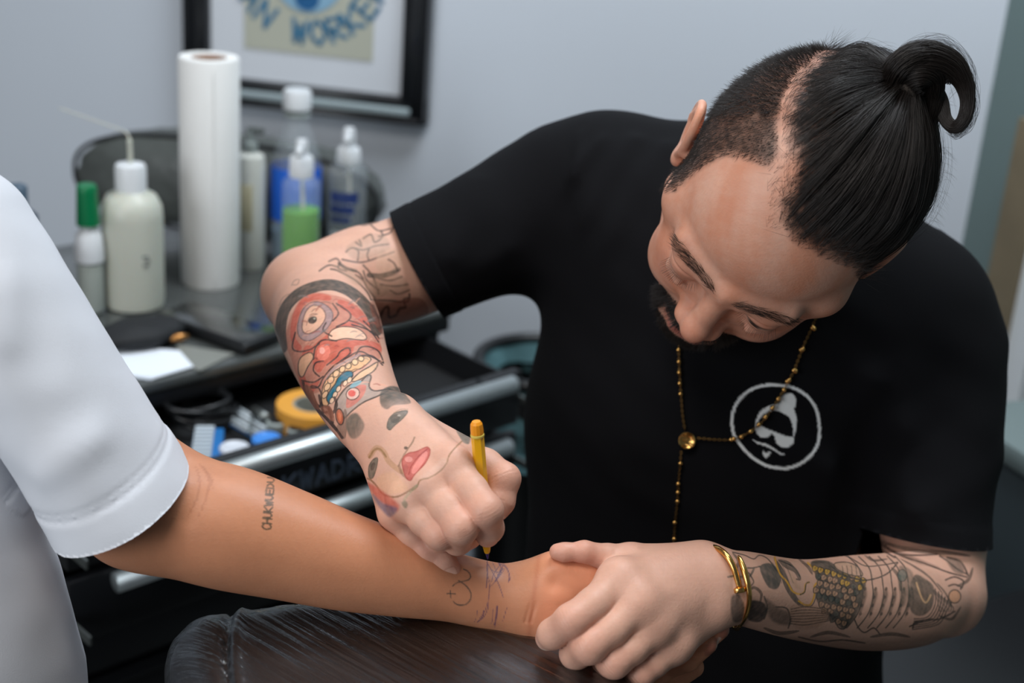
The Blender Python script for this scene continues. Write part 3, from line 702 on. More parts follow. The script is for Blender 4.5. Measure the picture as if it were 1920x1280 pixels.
# ---- fish and waves along his left forearm, over painted arm shade
def ink_left():
    k = Ink(1330, 980, 1860, 1240, 2).view(1340, 980, 3.555)
    k.poly([(120, 190), (400, 200), (700, 260), (1000, 220), (1350, 260), (1700, 560), (1500, 840), (900, 850), (300, 790), (80, 640), (90, 300)], (150, 120, 98), .25, soft=30)  # brown wash over the whole forearm, its shade painted behind the tattoo
    k.poly([(300, 300), (345, 268), (400, 285), (445, 350), (425, 430), (385, 440), (345, 410)], (56, 60, 56), .9, soft=4); k.line([(400, 240), (450, 330), (490, 430), (540, 510), (590, 560)], 40, (50, 52, 48), .85, taper=True)
    k.line([(300, 290), (255, 300), (220, 300)], 10, INK, .85); k.line([(120, 195), (200, 215), (260, 240), (300, 215), (360, 245), (420, 330)], 8, INK, .85)
    k.poly([(420, 245), (500, 260), (560, 340), (560, 380), (530, 330), (470, 300)], (70, 66, 58), .8); k.line([(430, 250), (520, 290), (560, 340), (570, 375), (545, 375)], 10, INK, .9)
    k.line([(400, 230), (430, 330), (480, 390), (520, 455), (570, 475), (600, 455), (605, 410), (630, 395)], 11, (196, 140, 30), .95); k.line([(560, 520), (600, 545), (640, 540), (665, 480), (665, 420), (690, 380), (660, 310), (620, 265)], 11, (196, 140, 30), .95)
    k.line([(570, 478), (600, 460), (610, 405), (630, 395)], 8, INK, .9); k.line([(560, 535), (600, 555), (650, 548), (678, 480), (676, 425), (698, 380), (670, 310)], 6, INK, .9)
    k.poly([(500, 330), (560, 400), (570, 440), (520, 420)], (178, 140, 110), .5); k.line([(90, 360), (130, 355), (220, 360), (250, 330), (262, 300)], 14, (70, 70, 62), .8); k.line([(225, 330), (260, 390), (240, 420)], 8, INK, .8)
    k.line([(60, 560), (60, 560)], 1, INK, .0)
    k.poly([(215, 540), (260, 515), (330, 535), (350, 600), (300, 660), (220, 640)], (34, 36, 36), .9, soft=6); k.poly([(330, 500), (420, 560), (500, 600), (500, 680), (380, 650)], (70, 62, 54), .7, soft=12)
    k.line([(330, 490), (350, 560), (330, 640)], 10, INK, .7); k.line([(410, 560), (480, 570), (505, 640), (490, 700)], 10, INK, .85); k.poly([(110, 500), (160, 480), (200, 560), (180, 650), (120, 650)], (60, 58, 54), .8, soft=8)
    # scales
    k.poly([(640, 262), (760, 255), (880, 335), (1000, 385), (990, 480), (940, 620), (860, 705), (790, 640), (720, 580), (672, 490), (685, 380)], (60, 60, 52), .92, soft=6)
    g = np.random.default_rng(4)
    for r in range(11):
        for c in range(10):
            x = 655 + c * 40 + (r % 2) * 20 + g.normal(0, 3) - r * 4; y = 262 + r * 43 + c * 10 + g.normal(0, 3)
            if y < 262 + (x - 650) * .30 or y > 700 - abs(x - 860) * .75 or x > 990 - max(0, y - 420) * .3 or x < 668 - (y < 340) * 20: continue
            yel = y < 330 + (x - 660) * .34; a = .5 + g.normal(0, .15); ca, sa = math.cos(a), math.sin(a); R2 = lambda u, v: (x + u * ca - v * sa, y + u * sa + v * ca); dk = g.random() < .35
            k.poly([R2(-15, -16), R2(15, -16), R2(18, 4), R2(0, 23), R2(-18, 4)], (182, 138, 52) if yel and g.random() < .7 else (72, 74, 66) if dk else (164, 124, 96), .9, edge=6, ecol=(30, 32, 32)); k.line([R2(0, -12), R2(0, 4)], 6, (50, 50, 46), .6)
    for l, w_ in (([(120, 200), (160, 260), (130, 330), (170, 380)], 22), ([(220, 470), (260, 430), (310, 470), (300, 540)], 20), ([(560, 240), (620, 290), (650, 340)], 20), ([(1000, 215), (1060, 250), (1150, 240)], 16), ([(1180, 300), (1230, 360), (1240, 450)], 26), ([(330, 700), (430, 735), (560, 720)], 26), ([(640, 760), (760, 730), (900, 760)], 24), ([(1040, 760), (1180, 740), (1300, 760)], 24), ([(1480, 400), (1540, 470), (1580, 560)], 12), ([(1240, 240), (1330, 290), (1430, 360), (1520, 470)], 14), ([(1080, 110), (1220, 160), (1400, 190), (1560, 200), (1700, 220)], 30), ([(1620, 420), (1690, 380), (1720, 300)], 22), ([(1500, 620), (1580, 640), (1640, 560)], 18)):
        k.line(l, w_, (58, 54, 48), .75, taper=True)
    for i in range(8): k.line([(1440 + i * 18, 430 + i * 14), (1480 + i * 16, 500 + i * 10), (1500 + i * 12, 590)], 6, INK, .8)
    for i in range(5): k.line([(360 + i * 26, 270 - i * 4), (400 + i * 24, 330), (420 + i * 26, 400)], 5, INK, .55)
    k.line([(650, 262), (740, 268), (830, 330), (920, 365), (1000, 382), (1090, 365), (1160, 330), (1220, 265)], 9, INK, .95); k.line([(760, 262), (770, 300), (850, 350), (960, 378)], 8, INK, .9)
    k.poly([(800, 270), (880, 262), (950, 290), (985, 350), (900, 345), (820, 310)], (176, 140, 116), .8, edge=7)
    for x in (850, 880, 910, 940): k.line([(x, 285), (x + 4, 310), (x + 6, 345)], 5, INK, .8)
    for i, x in enumerate((930, 1000, 1070, 1130, 1190, 1240)):
        k.line([(x - 40, 225 - i), (x + 30, 300), (x + 50, 400), (x + 55, 500), (x + 20, 610), (x - 50, 700)], 8, INK, .9)
        k.poly([(x + 70, 430), (x + 85, 480), (x + 60, 560), (x + 30, 630), (x + 40, 540)], (66, 56, 46), .7, soft=8)
        for j in range(4): k.ell(x + 72 - j * 10, 440 + j * 55, 9, 13, (50, 48, 42), .75, .4)
    k.line([(700, 225), (860, 215), (1000, 285), (1120, 280), (1220, 262)], 8, INK, .85); k.line([(930, 640), (960, 700), (1000, 730), (1060, 700), (1100, 740)], 9, INK, .9); k.line([(800, 650), (830, 700), (870, 700), (890, 640)], 9, INK, .9)
    for i in range(7): k.line([(510, 575 + i * 16), (600, 560 + i * 20), (720, 575 + i * 14), (790, 620 + i * 4)], 7, INK, .85)
    k.poly([(500, 560), (640, 545), (760, 600), (700, 690), (540, 700)], (150, 110, 84), .35, soft=8)
    k.poly([(1330, 350), (1400, 370), (1460, 430), (1450, 560), (1380, 620), (1310, 590), (1290, 480)], (62, 60, 52), .85, soft=6); k.line([(1345, 400), (1380, 500), (1410, 530), (1440, 480)], 12, (190, 150, 110), .8)
    for i in range(6): k.line([(1330 - i * 2, 640 + i * 14), (1420 + i * 14, 625 + i * 10), (1470 + i * 16, 540 + i * 8), (1470 + i * 22, 440 + i * 18)], 7, INK, .85)
    k.poly([(1230, 290), (1320, 330), (1310, 430), (1260, 560), (1230, 460)], (84, 76, 64), .6, soft=8); k.ell(1600, 490, 40, 44, (206, 140, 90), .5, edge=8); k.ell(1250, 350, 30, 40, (96, 100, 90), .7, edge=6)
    for l in ([(1010, 60), (1100, 130), (1250, 220), (1400, 270), (1560, 330), (1680, 360)], [(1080, 120), (1200, 200), (1330, 215), (1480, 210)], [(1500, 220), (1560, 260), (1620, 310), (1680, 340)], [(1540, 380), (1600, 360), (1660, 390), (1640, 440)], [(1550, 230), (1640, 260), (1690, 350)],
              [(1560, 420), (1600, 410), (1650, 430)], [(1030, 150), (1130, 190), (1200, 230)], [(1300, 690), (1400, 650), (1500, 640), (1600, 590)], [(560, 760), (700, 790), (850, 780), (1000, 800)], [(1320, 700), (1340, 660), (1450, 640)]):
        k.line(l, 11, (40, 38, 36), .85)
    k.poly([(1540, 230), (1640, 250), (1660, 340), (1590, 320)], (84, 74, 64), .7, soft=8); k.poly([(1100, 140), (1300, 215), (1500, 300), (1300, 250)], (80, 62, 52), .6, soft=10)
    k.poly([(440, 760), (700, 760), (1100, 780), (1500, 740), (1450, 860), (400, 860)], (70, 56, 48), .45, soft=30)  # shade along the underside of the forearm, painted as a soft dark band
    return k
def ink_client():
    k = Ink(330, 850, 1060, 1220, 2)
    a = np.array([498., 992.]); e = np.array([507., 893.]); n = 9; st = (e - a) / n
    for i, ch in enumerate('CHUKWUEDU'):
        o = a + st * i; ux = st * .80; f_ = 1 - .035 * i; uy = np.array([-1, .02]) * 0 + np.array([-17.0, -1.5]) * f_; o = o - uy * .5 + np.array([1.5, 0])
        for l in GLY[ch]: k.line([o + ux * x + uy * y for x, y in l], 3.1, (68, 58, 42), .95 - .02 * i, sm=False)
    k.view(0, 0, 1)
    for l in ([(372, 868), (388, 888), (392, 912), (384, 940), (372, 968)], [(366, 872), (374, 900), (370, 930), (352, 968)], [(380, 874), (396, 898), (398, 916)]): k.line(l, 5, (136, 76, 48), .35, taper=True)  # elbow creases by the sleeve, their shade drawn in brown
    k.view(780, 960, 4.174); T = (62, 60, 56)
    k.line([(372, 445), (405, 462), (426, 495), (415, 525), (370, 540), (320, 552), (288, 576)], 9, T, .85); k.line([(335, 535), (385, 570), (425, 620), (428, 675), (395, 718), (345, 727), (310, 715), (293, 698)], 10, T, .85)
    k.line([(243, 636), (275, 636), (310, 640)], 9, T, .85, sm=False); k.line([(268, 612), (272, 668)], 9, T, .85, sm=False)
    Pp = (72, 48, 84)
    for l, w_ in (([(556, 375), (560, 430), (556, 520), (552, 590)], 7), ([(558, 380), (556, 470), (575, 560), (570, 660), (545, 760), (500, 830)], 5), ([(560, 400), (600, 470), (650, 570), (682, 665)], 6), ([(660, 380), (650, 420), (610, 480), (590, 545)], 6),
                  ([(645, 400), (690, 420), (725, 470), (735, 530)], 6), ([(680, 400), (715, 440), (730, 500), (722, 550)], 5), ([(650, 400), (665, 440), (640, 500), (620, 540)], 9), ([(680, 420), (660, 480), (630, 520)], 7), ([(600, 395), (620, 440), (640, 490)], 5),
                  ([(590, 450), (640, 470), (690, 440)], 4), ([(585, 580), (640, 520), (690, 450)], 4), ([(635, 735), (630, 800), (615, 880)], 11), ([(640, 740), (628, 830), (620, 900)], 5), ([(605, 760), (600, 830), (590, 870)], 4), ([(712, 745), (695, 800), (680, 850)], 4), ([(530, 770), (520, 820), (480, 860)], 8), ([(570, 700), (560, 760), (530, 820), (490, 850)], 5), ([(480, 770), (470, 830), (455, 860)], 3)):
        k.line(l, w_, Pp, .75)
    return k
def ink_logo():
    k = Ink(1355, 710, 1555, 890, 3); G = (232, 234, 232)
    k.view(1220, 600, 2.782)
    k.line([(425, 520), (440, 450), (490, 385), (560, 348), (650, 338), (740, 352), (820, 400), (865, 470), (880, 560), (870, 650), (820, 720), (750, 762), (690, 772), (610, 760), (530, 715), (465, 645), (432, 590)], 15, G, .97, closed=True)
    k.poly([(708, 385), (735, 382), (755, 405), (757, 435), (742, 465), (700, 460), (680, 430), (685, 400)], G, .97)
    k.poly([(650, 440), (700, 430), (745, 465), (762, 520), (752, 590), (745, 612), (742, 560), (725, 510), (690, 485), (650, 470), (610, 478), (575, 505), (553, 540), (548, 530), (570, 480), (610, 450)], G, .97, soft=1.5)
    k.poly([(640, 440), (700, 455), (748, 470), (760, 540), (735, 500), (700, 482), (655, 468)], G, .97)
    k.poly([(548, 530), (570, 545), (600, 565), (640, 580), (690, 600), (748, 612), (745, 640), (715, 665), (680, 662), (655, 640), (645, 600), (630, 590), (610, 612), (575, 612), (550, 590), (545, 560)], G, .97, sm=False)
    k.line([(532, 622), (560, 640), (600, 648), (640, 672), (680, 698), (698, 700)], 9, G, .95, taper=True); k.line([(560, 640), (600, 652), (640, 672)], 10, G, .95)
    k.poly([(585, 678), (600, 692), (625, 685), (618, 705), (600, 718), (588, 705)], G, .95)
    return k
# ---------------------------------------------------------------- skin colour of the artist
def hit(f, px, py, d0=.6, d1=1.6, off=0.):
    """first surface of field f along the line of sight of a pixel"""
    ray = nrm(P(px, py, 1.) - CAM); t = d0; 
    for _ in range(120):
        p = CAM + ray * t; v = float(f(p[None])[0]); t += max(v * .7, .00005)
        if abs(v) < .0002: break
    return CAM + ray * (t - off)
BASE = lin((210, 162, 140))
def skin_noise(V): return 1 + .035 * fbm(V, 45, 3)[:, None] * np.array([1, 1.2, 1.2]) + .02 * fbm(V, 220, 5, 2)[:, None]
col = np.tile(BASE, (len(V), 1)) * skin_noise(V)
Q = w2h(V) * 1000; HD = np.linalg.norm(V - HC, axis=1) < .155
aQ = np.abs(Q[:, 0]); Qs = Q.copy(); Qs[:, 0] = aQ
def tint(mask, c, a):
    a = np.asarray(a)[mask][:, None] if np.ndim(a) else a
    col[mask] = col[mask] * (1 - a) + lin(c) * a
tint(HD, (198, 122, 86), np.clip(.30 + .30 * fbm(Q, .030, 31, 3) + .10 * fbm(Q, .11, 37, 3), 0, .6))
# face: redder nose, cheeks, eyelids; lips
tint(HD, (196, 112, 84), .45 * np.exp(-(np.linalg.norm(Q - [0, 103, -38], axis=1) / 16) ** 2)); tint(HD, (200, 118, 92), .3 * np.exp(-(np.linalg.norm(Qs - [42, 70, -28], axis=1) / 22) ** 2))
tint(HD, (150, 90, 70), .40 * np.exp(-(np.linalg.norm((Qs - [31, 88, 2]) / [20, 14, 8], axis=1)) ** 2))
lipm = np.exp(-(np.abs(Q[:, 2] + 79) / 6.5) ** 4 - (aQ / 20) ** 4) * (Q[:, 1] > 74); tint(HD, (176, 84, 74), .75 * lipm)
slv = np.exp(-((Q[:, 2] - (-4.5 - .006 * (aQ - 31) ** 2)) / 1.3) ** 2 - ((aQ - 31) / 13) ** 4) * (Q[:, 1] > 72); tint(HD, (30, 20, 18), .9 * slv)
le = HD & (Q[:, 0] < 0); ey = (Q[:, 1] > 72) * np.exp(-((Q[:, 2] + 1.6 + .004 * (aQ - 30) ** 2) / 3.0) ** 4 - ((aQ - 30) / 10.5) ** 4)
tint(le, (176, 150, 136), .8 * ey); tint(le, (26, 18, 16), .95 * np.exp(-(((aQ - 29) / 5.4) ** 2 + ((Q[:, 2] + 1.5) / 4.5) ** 2) ** 2) * (ey > .2)); tint(le, (40, 26, 22), .8 * (Q[:, 1] > 72) * np.exp(-((Q[:, 2] - 1.6 + .006 * (aQ - 30) ** 2) / 1.0) ** 2 - ((aQ - 30) / 11.5) ** 4))
brw = np.exp(-((Q[:, 2] - (15.5 + .09 * (aQ - 10) - .0016 * (aQ - 10) ** 2)) / 4.0) ** 2 - ((aQ - 28) / 22) ** 6) * (Q[:, 1] > 55); tint(HD, (70, 48, 38), .55 * brw)
mst = HD & (Q[:, 1] > 60); mus = np.exp(-((Q[:, 2] + 65) / 6.5) ** 2 - (aQ / 27) ** 4); goat = np.exp(-((Q[:, 2] + 97) / 12) ** 2 - (aQ / 24) ** 4); sdb = np.exp(-((aQ - 29) / 5) ** 2 - ((Q[:, 2] + 82) / 16) ** 4)
tint(mst, (52, 38, 33), .85 * np.clip(mus + goat + sdb, 0, 1))
for c_, r_ in ((h2w((.012, .072, .048)), .0012), (P(1447, 390, .88), .001)): tint(HD, (110, 60, 44), .6 * np.exp(-(np.linalg.norm(V - c_, axis=1) / r_) ** 2))
for F in (R_I, R_M, R_R, R_P, R_T, L_I, L_M, L_R, L_P, L_T):         # rosy knuckles and fingertips
    for j_, a_ in ((0, .30), (2, .42), (4, .30)):
        col[:] = col * (1 - (w_ := a_ * np.exp(-(np.linalg.norm(V - F[0][j_], axis=1) / .010) ** 2))[:, None]) + lin((200, 112, 90)) * w_[:, None]
# hair regions on the scalp
HI = Ink(1180, 50, 1860, 720, 1)
HI.poly([(1575, 50), (1480, 60), (1360, 150), (1270, 260), (1240, 345), (1266, 352), (1300, 322), (1332, 302), (1360, 288), (1400, 294), (1436, 306), (1455, 290), (1457, 262), (1462, 213), (1481, 156), (1526, 108), (1556, 86)], (0, 0, 0), 1., soft=20)
under = np.zeros(len(V)); tmpc = np.zeros((len(V), 3))
def alpha_of(board):
    c_ = np.ones((len(V), 3)); board.bake(V, NB, c_, HD, face=-.2); return 1 - c_[:, 0]
under = alpha_of(HI)
HL_ = Ink(1180, 50, 1860, 720, 1)
HL_.poly([(1560, 96), (1546, 108), (1501, 154), (1481, 212), (1482, 262), (1500, 305), (1492, 345), (1474, 385), (1478, 420), (1500, 446), (1545, 468), (1600, 492), (1640, 540), (1700, 620), (1900, 500), (1900, 50), (1600, 50)], (0, 0, 0), 1., soft=36)
longh = alpha_of(HL_); longh = np.clip(longh + (longh > .02) * (longh < .98) * .22 * fbm(Q, .11, 4, 3), 0, 1); under = np.clip(under + (under > .02) * (under < .98) * .12 * fbm(Q, .12, 6, 3), 0, 1)
back = HD & (((NB * nrmv(CAM - V)).sum(1) <= .0)) & (Q[:, 1] < 20 - np.maximum(0, 30 - Q[:, 2]) * 1.2) & (aQ < 73 + (Q[:, 2] > 12) * 20) & (Q[:, 2] > -58)
longh = np.maximum(longh, back & (Q[:, 0] < 30)); under = np.maximum(under, back & (Q[:, 0] >= 30))
under[(aQ > 73) & (Q[:, 2] < 30)] = 0; longh[(aQ > 75) & (Q[:, 2] < 20)] = 0; under[(aQ > 77.5) & (Q[:, 1] < 12)] = 0; longh[(aQ > 77.5) & (Q[:, 1] < 12)] = 0
col[:] = col * (1 - under[:, None] * .88) + lin((36, 29, 25)) * under[:, None] * .88
col[:] = col * (1 - longh[:, None] * .97) + lin((16, 14, 13)) * longh[:, None] * .97
part = np.exp(-((Q[:, 0] - 0) / 1e9) ** 2) 
# tattoos
nearR = (np.linalg.norm(V - P(640, 680, 1.0), axis=1) < .26) & ~HD & (PIX(V)[:, 0] < 960)
KR = ink_right(); KR.bake(V, NB, col, nearR & ((PIX(V)[:, 0] < 905)))
nearL = (np.linalg.norm(V - P(1600, 1110, 1.02), axis=1) < .2) & ~HD
ink_left().bake(V, NB, col, nearL, face=-.1)
# finger nails
def nail(V, col, c, n, t, w_, l_, cc=(214, 168, 148)):
    q = V - c; s_ = np.cross(n, t); x = q @ s_; y = q @ t; z = q @ n
    m = (np.abs(z) < .005); a = (np.clip(1.6 - 1.6 * ((x / w_) ** 4 + (y / l_) ** 4), 0, 1) * m)[:, None]; col[:] = col * (1 - a * .75) + lin(cc) * a * .75
    e = (np.exp(-((((x / w_) ** 4 + (y / l_) ** 4) - 1.1) / .25) ** 2) * m * .35)[:, None]; col[:] = col * (1 - e) + lin((150, 90, 72)) * e
    tip = (np.exp(-((y - l_ * .95) / (l_ * .18)) ** 2) * (np.abs(x) < w_) * m * .8)[:, None]; col[:] = col * (1 - tip) + lin((232, 218, 204)) * tip
nail(V, col, P(847, 1078, .882), TOCAM(847, 1078), nrm(P(850, 1090, .882) - P(840, 1066, .882)), .0040, .0050)
nail(V, col, P(1012, 1210, .862), nrm(TOCAM(1012, 1210) * .5 + c2w((-.7, -.6, 0))), nrm(P(1020, 1222, .87) - P(1008, 1204, .86)), .0042, .0050)
nail(V, col, P(936, 950, .875), nrm(c2w((.8, .1, .5))), nrm(P(930, 962, .877) - P(942, 935, .877)), .0042, .0055)
# ---------------------------------------------------------------- artist objects
person = empty('person', P(1318, 1500, 1.2), 'person with topknot and tattooed arms in a black t-shirt, bending over holding a pen', 'person')
M_SKIN = mat('skin', rough=.46, attr=True, sss=.16, bump=.30, bscale=620, spec=.42, bdist=.0007)
body = mesh_np('body', V, Tr, M_SKIN, person, np.clip(col, 0.002, 1))

# ---------------------------------------------------------------- cloth
def foldline(p, a, b, w_, amp):
    d = cap(p, a, b, 0, 0); return amp * np.exp(-(d / w_) ** 2)
def build_cloth(f, cuts, lo, hi, h, target=None, seam=()):
    V, Tr = surface_nets(f, lo, hi, h)
    V = project(f, V, 1)
    if target is not None: V, Tr = refine_on(f, V, Tr, target)
    for c in cuts: V, Tr = clip(V, Tr, c)
    u, inv = np.unique(Tr, return_inverse=True)
    return V[u], inv.reshape(-1, 3)
def clip(V, Tr, c):
    V = V.copy(); cv = c(V); m = np.where(np.abs(cv) < .0006)[0]
    if len(m):
        g = np.stack([(c(V[m] + e_) - c(V[m] - e_)) / .0004 for e_ in np.eye(3) * .0002], 1); g2 = (g * g).sum(1); ok = (g2 > .2) & (g2 < 4); V[m[ok]] -= g[ok] * (cv[m[ok]] / g2[ok])[:, None]; cv[m[ok]] = -1e-9
    pos = cv > 0; n = pos[Tr].sum(1); out = [Tr[n == 0]]; X = Tr[(n == 1) | (n == 2)]
    if not len(X): return V, out[0]
    E = np.sort(np.concatenate([X[:, [0, 1]], X[:, [1, 2]], X[:, [2, 0]]]), 1); key = E[:, 0].astype(np.int64) * len(V) + E[:, 1]
    uk, inv = np.unique(key, return_inverse=True); a = uk // len(V); b = uk % len(V); s_ = pos[a] != pos[b]
    t = np.where(s_, cv[a] / np.where(s_, cv[a] - cv[b], 1), 0); nid = np.where(s_, len(V) + np.cumsum(s_) - 1, -1)
    V2 = np.concatenate([V, (V[a] + t[:, None] * (V[b] - V[a]))[s_]]); m = nid[inv].reshape(3, -1).T
    for r in range(3):
        x = np.roll(X, -r, 1); y = np.roll(m, -r, 1); q = pos[x]
        k = q[:, 0] & ~q[:, 1] & ~q[:, 2]; out += [np.stack([y[k, 0], x[k, 1], x[k, 2]], 1), np.stack([y[k, 0], x[k, 2], y[k, 2]], 1)]
        k = ~q[:, 0] & q[:, 1] & q[:, 2]; out += [np.stack([x[k, 0], y[k, 0], y[k, 2]], 1)]
    return V2, np.concatenate(out)
def shell(f, V, Tr, t, col=None):
    """give a cut cloth surface its thickness and a clean rim"""
    n = len(V); g = grad(f, V, .0008); g /= np.linalg.norm(g, axis=1, keepdims=True) + 1e-9; Vi = V - g * t
    E = np.concatenate([Tr[:, [0, 1]], Tr[:, [1, 2]], Tr[:, [2, 0]]]); k = np.sort(E, 1); key = k[:, 0].astype(np.int64) * n + k[:, 1]
    u, first, cnt = np.unique(key, return_index=True, return_counts=True); B = E[first[cnt == 1]]; a, b = B[:, 0], B[:, 1]; m = len(a)
    rim = np.concatenate([V[a], V[b], Vi[a], Vi[b]]); o = 2 * n; r = np.arange(m)
    T2 = np.concatenate([Tr, Tr[:, ::-1] + n, np.stack([o + r, o + 2 * m + r, o + m + r], 1), np.stack([o + m + r, o + 2 * m + r, o + 3 * m + r], 1)])
    c2 = None if col is None else np.concatenate([col, col, col[a], col[b], col[a], col[b]])
    return np.concatenate([V, Vi, rim]), T2, c2
S1 = smooth_limb((PJ((1120, 352, 1.20), (1040, 366, 1.205), (930, 430, 1.19), (790, 494, 1.165), (690, 532, 1.145)), (.058, .0575, .0530, .0480, .0490)), 3)
S2 = smooth_limb((PJ((1700, 610, 1.145), (1735, 700, 1.140), (1747, 820, 1.125), (1740, 960, 1.11), (1738, 1080, 1.10)), (.062, .0600, .0535, .0490, .0495)), 3)
ax1 = nrm(nrm(P(760, 505, 1.155) - P(930, 425, 1.19)) - .42 * c2w((0, 0, 1))); h1 = P(786, 503, 1.165)
ax2 = nrm(nrm(P(1738, 1040, 1.10) - P(1750, 820, 1.125)) - .30 * c2w((0, 0, 1))); h2 = P(1736, 1006, 1.105)
FOLDS = [(P(1190, 262, 1.13), P(990, 560, 1.10), .010, .0030), (P(1250, 280, 1.12), P(1060, 560, 1.09), .012, .0030), (P(1130, 250, 1.13), P(1000, 420, 1.12), .008, .0022), (P(1085, 240, 1.14), P(1075, 330, 1.12), .006, .002),
         (P(1020, 640, 1.1), P(1280, 760, 1.06), .016, .0032), (P(1010, 740, 1.1), P(1250, 880, 1.07), .016, .0030), (P(1010, 860, 1.1), P(1260, 960, 1.08), .014, .003), (P(985, 560, 1.11), P(1180, 640, 1.07), .014, .003),
         (P(840, 560, 1.11), P(960, 470, 1.13), .012, .0026), (P(900, 340, 1.15), P(850, 480, 1.12), .012, .0018), (P(1640, 720, 1.07), P(1560, 960, 1.07), .015, .0035), (P(1700, 700, 1.08), P(1690, 950, 1.06), .014, .0030),
         (P(1860, 640, 1.12), P(1700, 800, 1.08), .014, .0026), (P(1860, 860, 1.1), P(1730, 960, 1.06), .012, .0024), (P(1560, 880, 1.08), P(1600, 1060, 1.09), .012, .003), (P(1760, 440, 1.14), P(1850, 560, 1.12), .004, .0014)]
def shirtf(p):
    d = torso(p, .010)
    a = pchain(p, S1); b = pchain(p, S2)
    d = smin(d, a, .030); d = smin(d, b, .030)
    for f_ in FOLDS: d = d - 1.5 * foldline(p, *f_)
    d = d + .0014 * fbm(p, 11, 2, 2)
    for (hh, ax_, dd) in ((h1, ax1, a), (h2, ax2, b)):
        s_ = (p - hh) @ ax_; on = (np.abs(dd) < .02) & (s_ > -.06)
        d = d + on * (.0007 * np.exp(-((s_ + .017) / .0011) ** 2) - .0006 * sstep(-.018, -.016, s_))
    return d
NECK_C = h2w((0, -.055, -.105))
LGC = hit(shirtf, 1455, 800)
def shirt_build():
    lo_, hi_ = bounds([P(690, 400, 1.2), P(1100, 200, 1.25), P(1900, 500, 1.15), P(1900, 1100, 1.1), P(1300, 1420, 1.22), P(1300, 1300, 1.40), P(1300, 700, 1.40), P(1000, 1300, 1.1), P(1318, 1380, 1.06)], .03)
    cuts = [lambda p: np.where((pchain(p, S1) < .012) & (torso(p, .010) > .010), (p - h1) @ ax1, -1.), lambda p: np.where((pchain(p, S2) < .012) & (torso(p, .010) > .010), (p - h2) @ ax2, -1.),
            lambda p: .066 - np.linalg.norm((p - NECK_C), axis=1), lambda p: (P(1318, 1400, 1.2) - p)[:, 2]]
    tg = lambda p: np.where(np.linalg.norm(p - LGC, axis=1) < .045, .0011, np.where(np.abs((p - h1) @ ax1 + .01) < .025, .0022, 9.))
    V, Tr = build_cloth(shirtf, cuts, lo_, hi_, .0042, tg)
    V, Tr = refine(V, Tr, lambda p: np.where(np.linalg.norm(p - LGC, axis=1) < .042, .00055, 9.), -9.)
    return V, Tr
Vs, Ts = cached('shirt', shirt_build)
sc_ = np.tile(lin((11, 11, 14)), (len(Vs), 1))
ink_logo().bake(Vs, vnormals(Vs, Ts), sc_, np.linalg.norm(Vs - LGC, axis=1) < .08)
M_BLACK = mat('black_cotton', rough=.93, attr=True, bump=.35, bscale=1400, spec=.18, sheen=.0, bdist=.0005)
Vs2, Ts2, sc2 = shell(shirtf, Vs, Ts, .0018, sc_); shirt = mesh_np('black_t_shirt', Vs2, Ts2, M_BLACK, person, sc2); shirt['label'] = 'black short-sleeved t-shirt with a round white emblem on the chest'
# black trousers below the frame, so that he sits on something real
def trouf(p):
    d = cap(p, P(1318, 1480, 1.22), P(1318, 1600, 1.24), .14, .14)
    for s_ in (-1, 1):
        hp = P(1318, 1640, 1.22) + SHX * .09 * s_; kn = hp + c2w((0, 0, .38)) + np.array([.16 + .10 * s_, 0, .0]); kn[2] = hp[2] + .02
        ft = kn + np.array([0, .06, -.42]); d = smin(d, smin(cap(p, hp, kn, .085, .065), cap(p, kn, ft, .062, .05), .02), .03)
    return d
def trou_build():
    c_ = P(1318, 1640, 1.1); return surface_nets(trouf, c_ - [.45, .5, .7], c_ + [.45, .5, .35], .011)
Vt, Tt = cached('trousers', trou_build)
mesh_np('trousers', Vt, Tt, mat('black_denim', (20, 21, 25), .9), person)
log('artist')

# ---------------------------------------------------------------- the client
CA = smooth_limb((PJ((262, 945, .878), (345, 968, .880), (440, 992, .882), (545, 1022, .886), (645, 1052, .890), (760, 1080, .896), (850, 1101, .902), (930, 1119, .906), (1000, 1125, .906), (1030, 1125, .906)),
                  (.0380, .0382, .0382, .0345, .0306, .0258, .0218, .0216, .0228, .0225)), 4)
CU = smooth_limb((PJ((270, 940, .880), (180, 830, .868), (40, 610, .85), (-60, 470, .84)), (.037, .037, .036, .036)), 3)
CF = [(PJ((1130, 1120, .918), (1215, 1175, .925), (1270, 1205, .925), (1310, 1205, .915), (1348, 1179, .903)), (.0115, .0100, .0098, .0086, .0066)),
      (PJ((1115, 1145, .918), (1190, 1210, .928), (1240, 1248, .926), (1286, 1233, .912), (1325, 1206, .901)), (.0118, .0102, .0100, .0088, .0068)),
      (PJ((1095, 1165, .920), (1160, 1230, .930), (1200, 1275, .935), (1255, 1275, .932), (1300, 1250, .930)), (.0115, .0100, .0096, .0086, .0070)),
      (PJ((1075, 1178, .920), (1120, 1250, .930), (1150, 1285, .930), (1195, 1285, .925), (1240, 1262, .920)), (.0105, .0090, .0086, .0076, .0064))]
UPW_ = np.array([0, 0, 1.])
def clienthand(p):
    d = chain(p, PJ((1005, 1105, .908), (1045, 1083, .902), (1095, 1086, .903), (1135, 1100, .912)), (.0155, .0150, .0140, .0125), .008)   # ball of the thumb
    d = smin(d, chain(p, PJ((1000, 1146, .908), (1060, 1162, .908), (1115, 1172, .915)), (.0165, .0160, .0140), .010), .004)              # heel of the hand
    d = smin(d, chain(p, PJ((1010, 1130, .914), (1090, 1135, .920), (1140, 1140, .922)), (.0140, .0130, .0120), .01), .006)
    d = smin(d, chain(p, PJ((1060, 1075, .918), (1130, 1066, .925), (1175, 1080, .928)), (.012, .0105, .0095), .004), .006)                # thumb, under the other hand
    return smin(d, mk_fingers(CF)(p), .005)
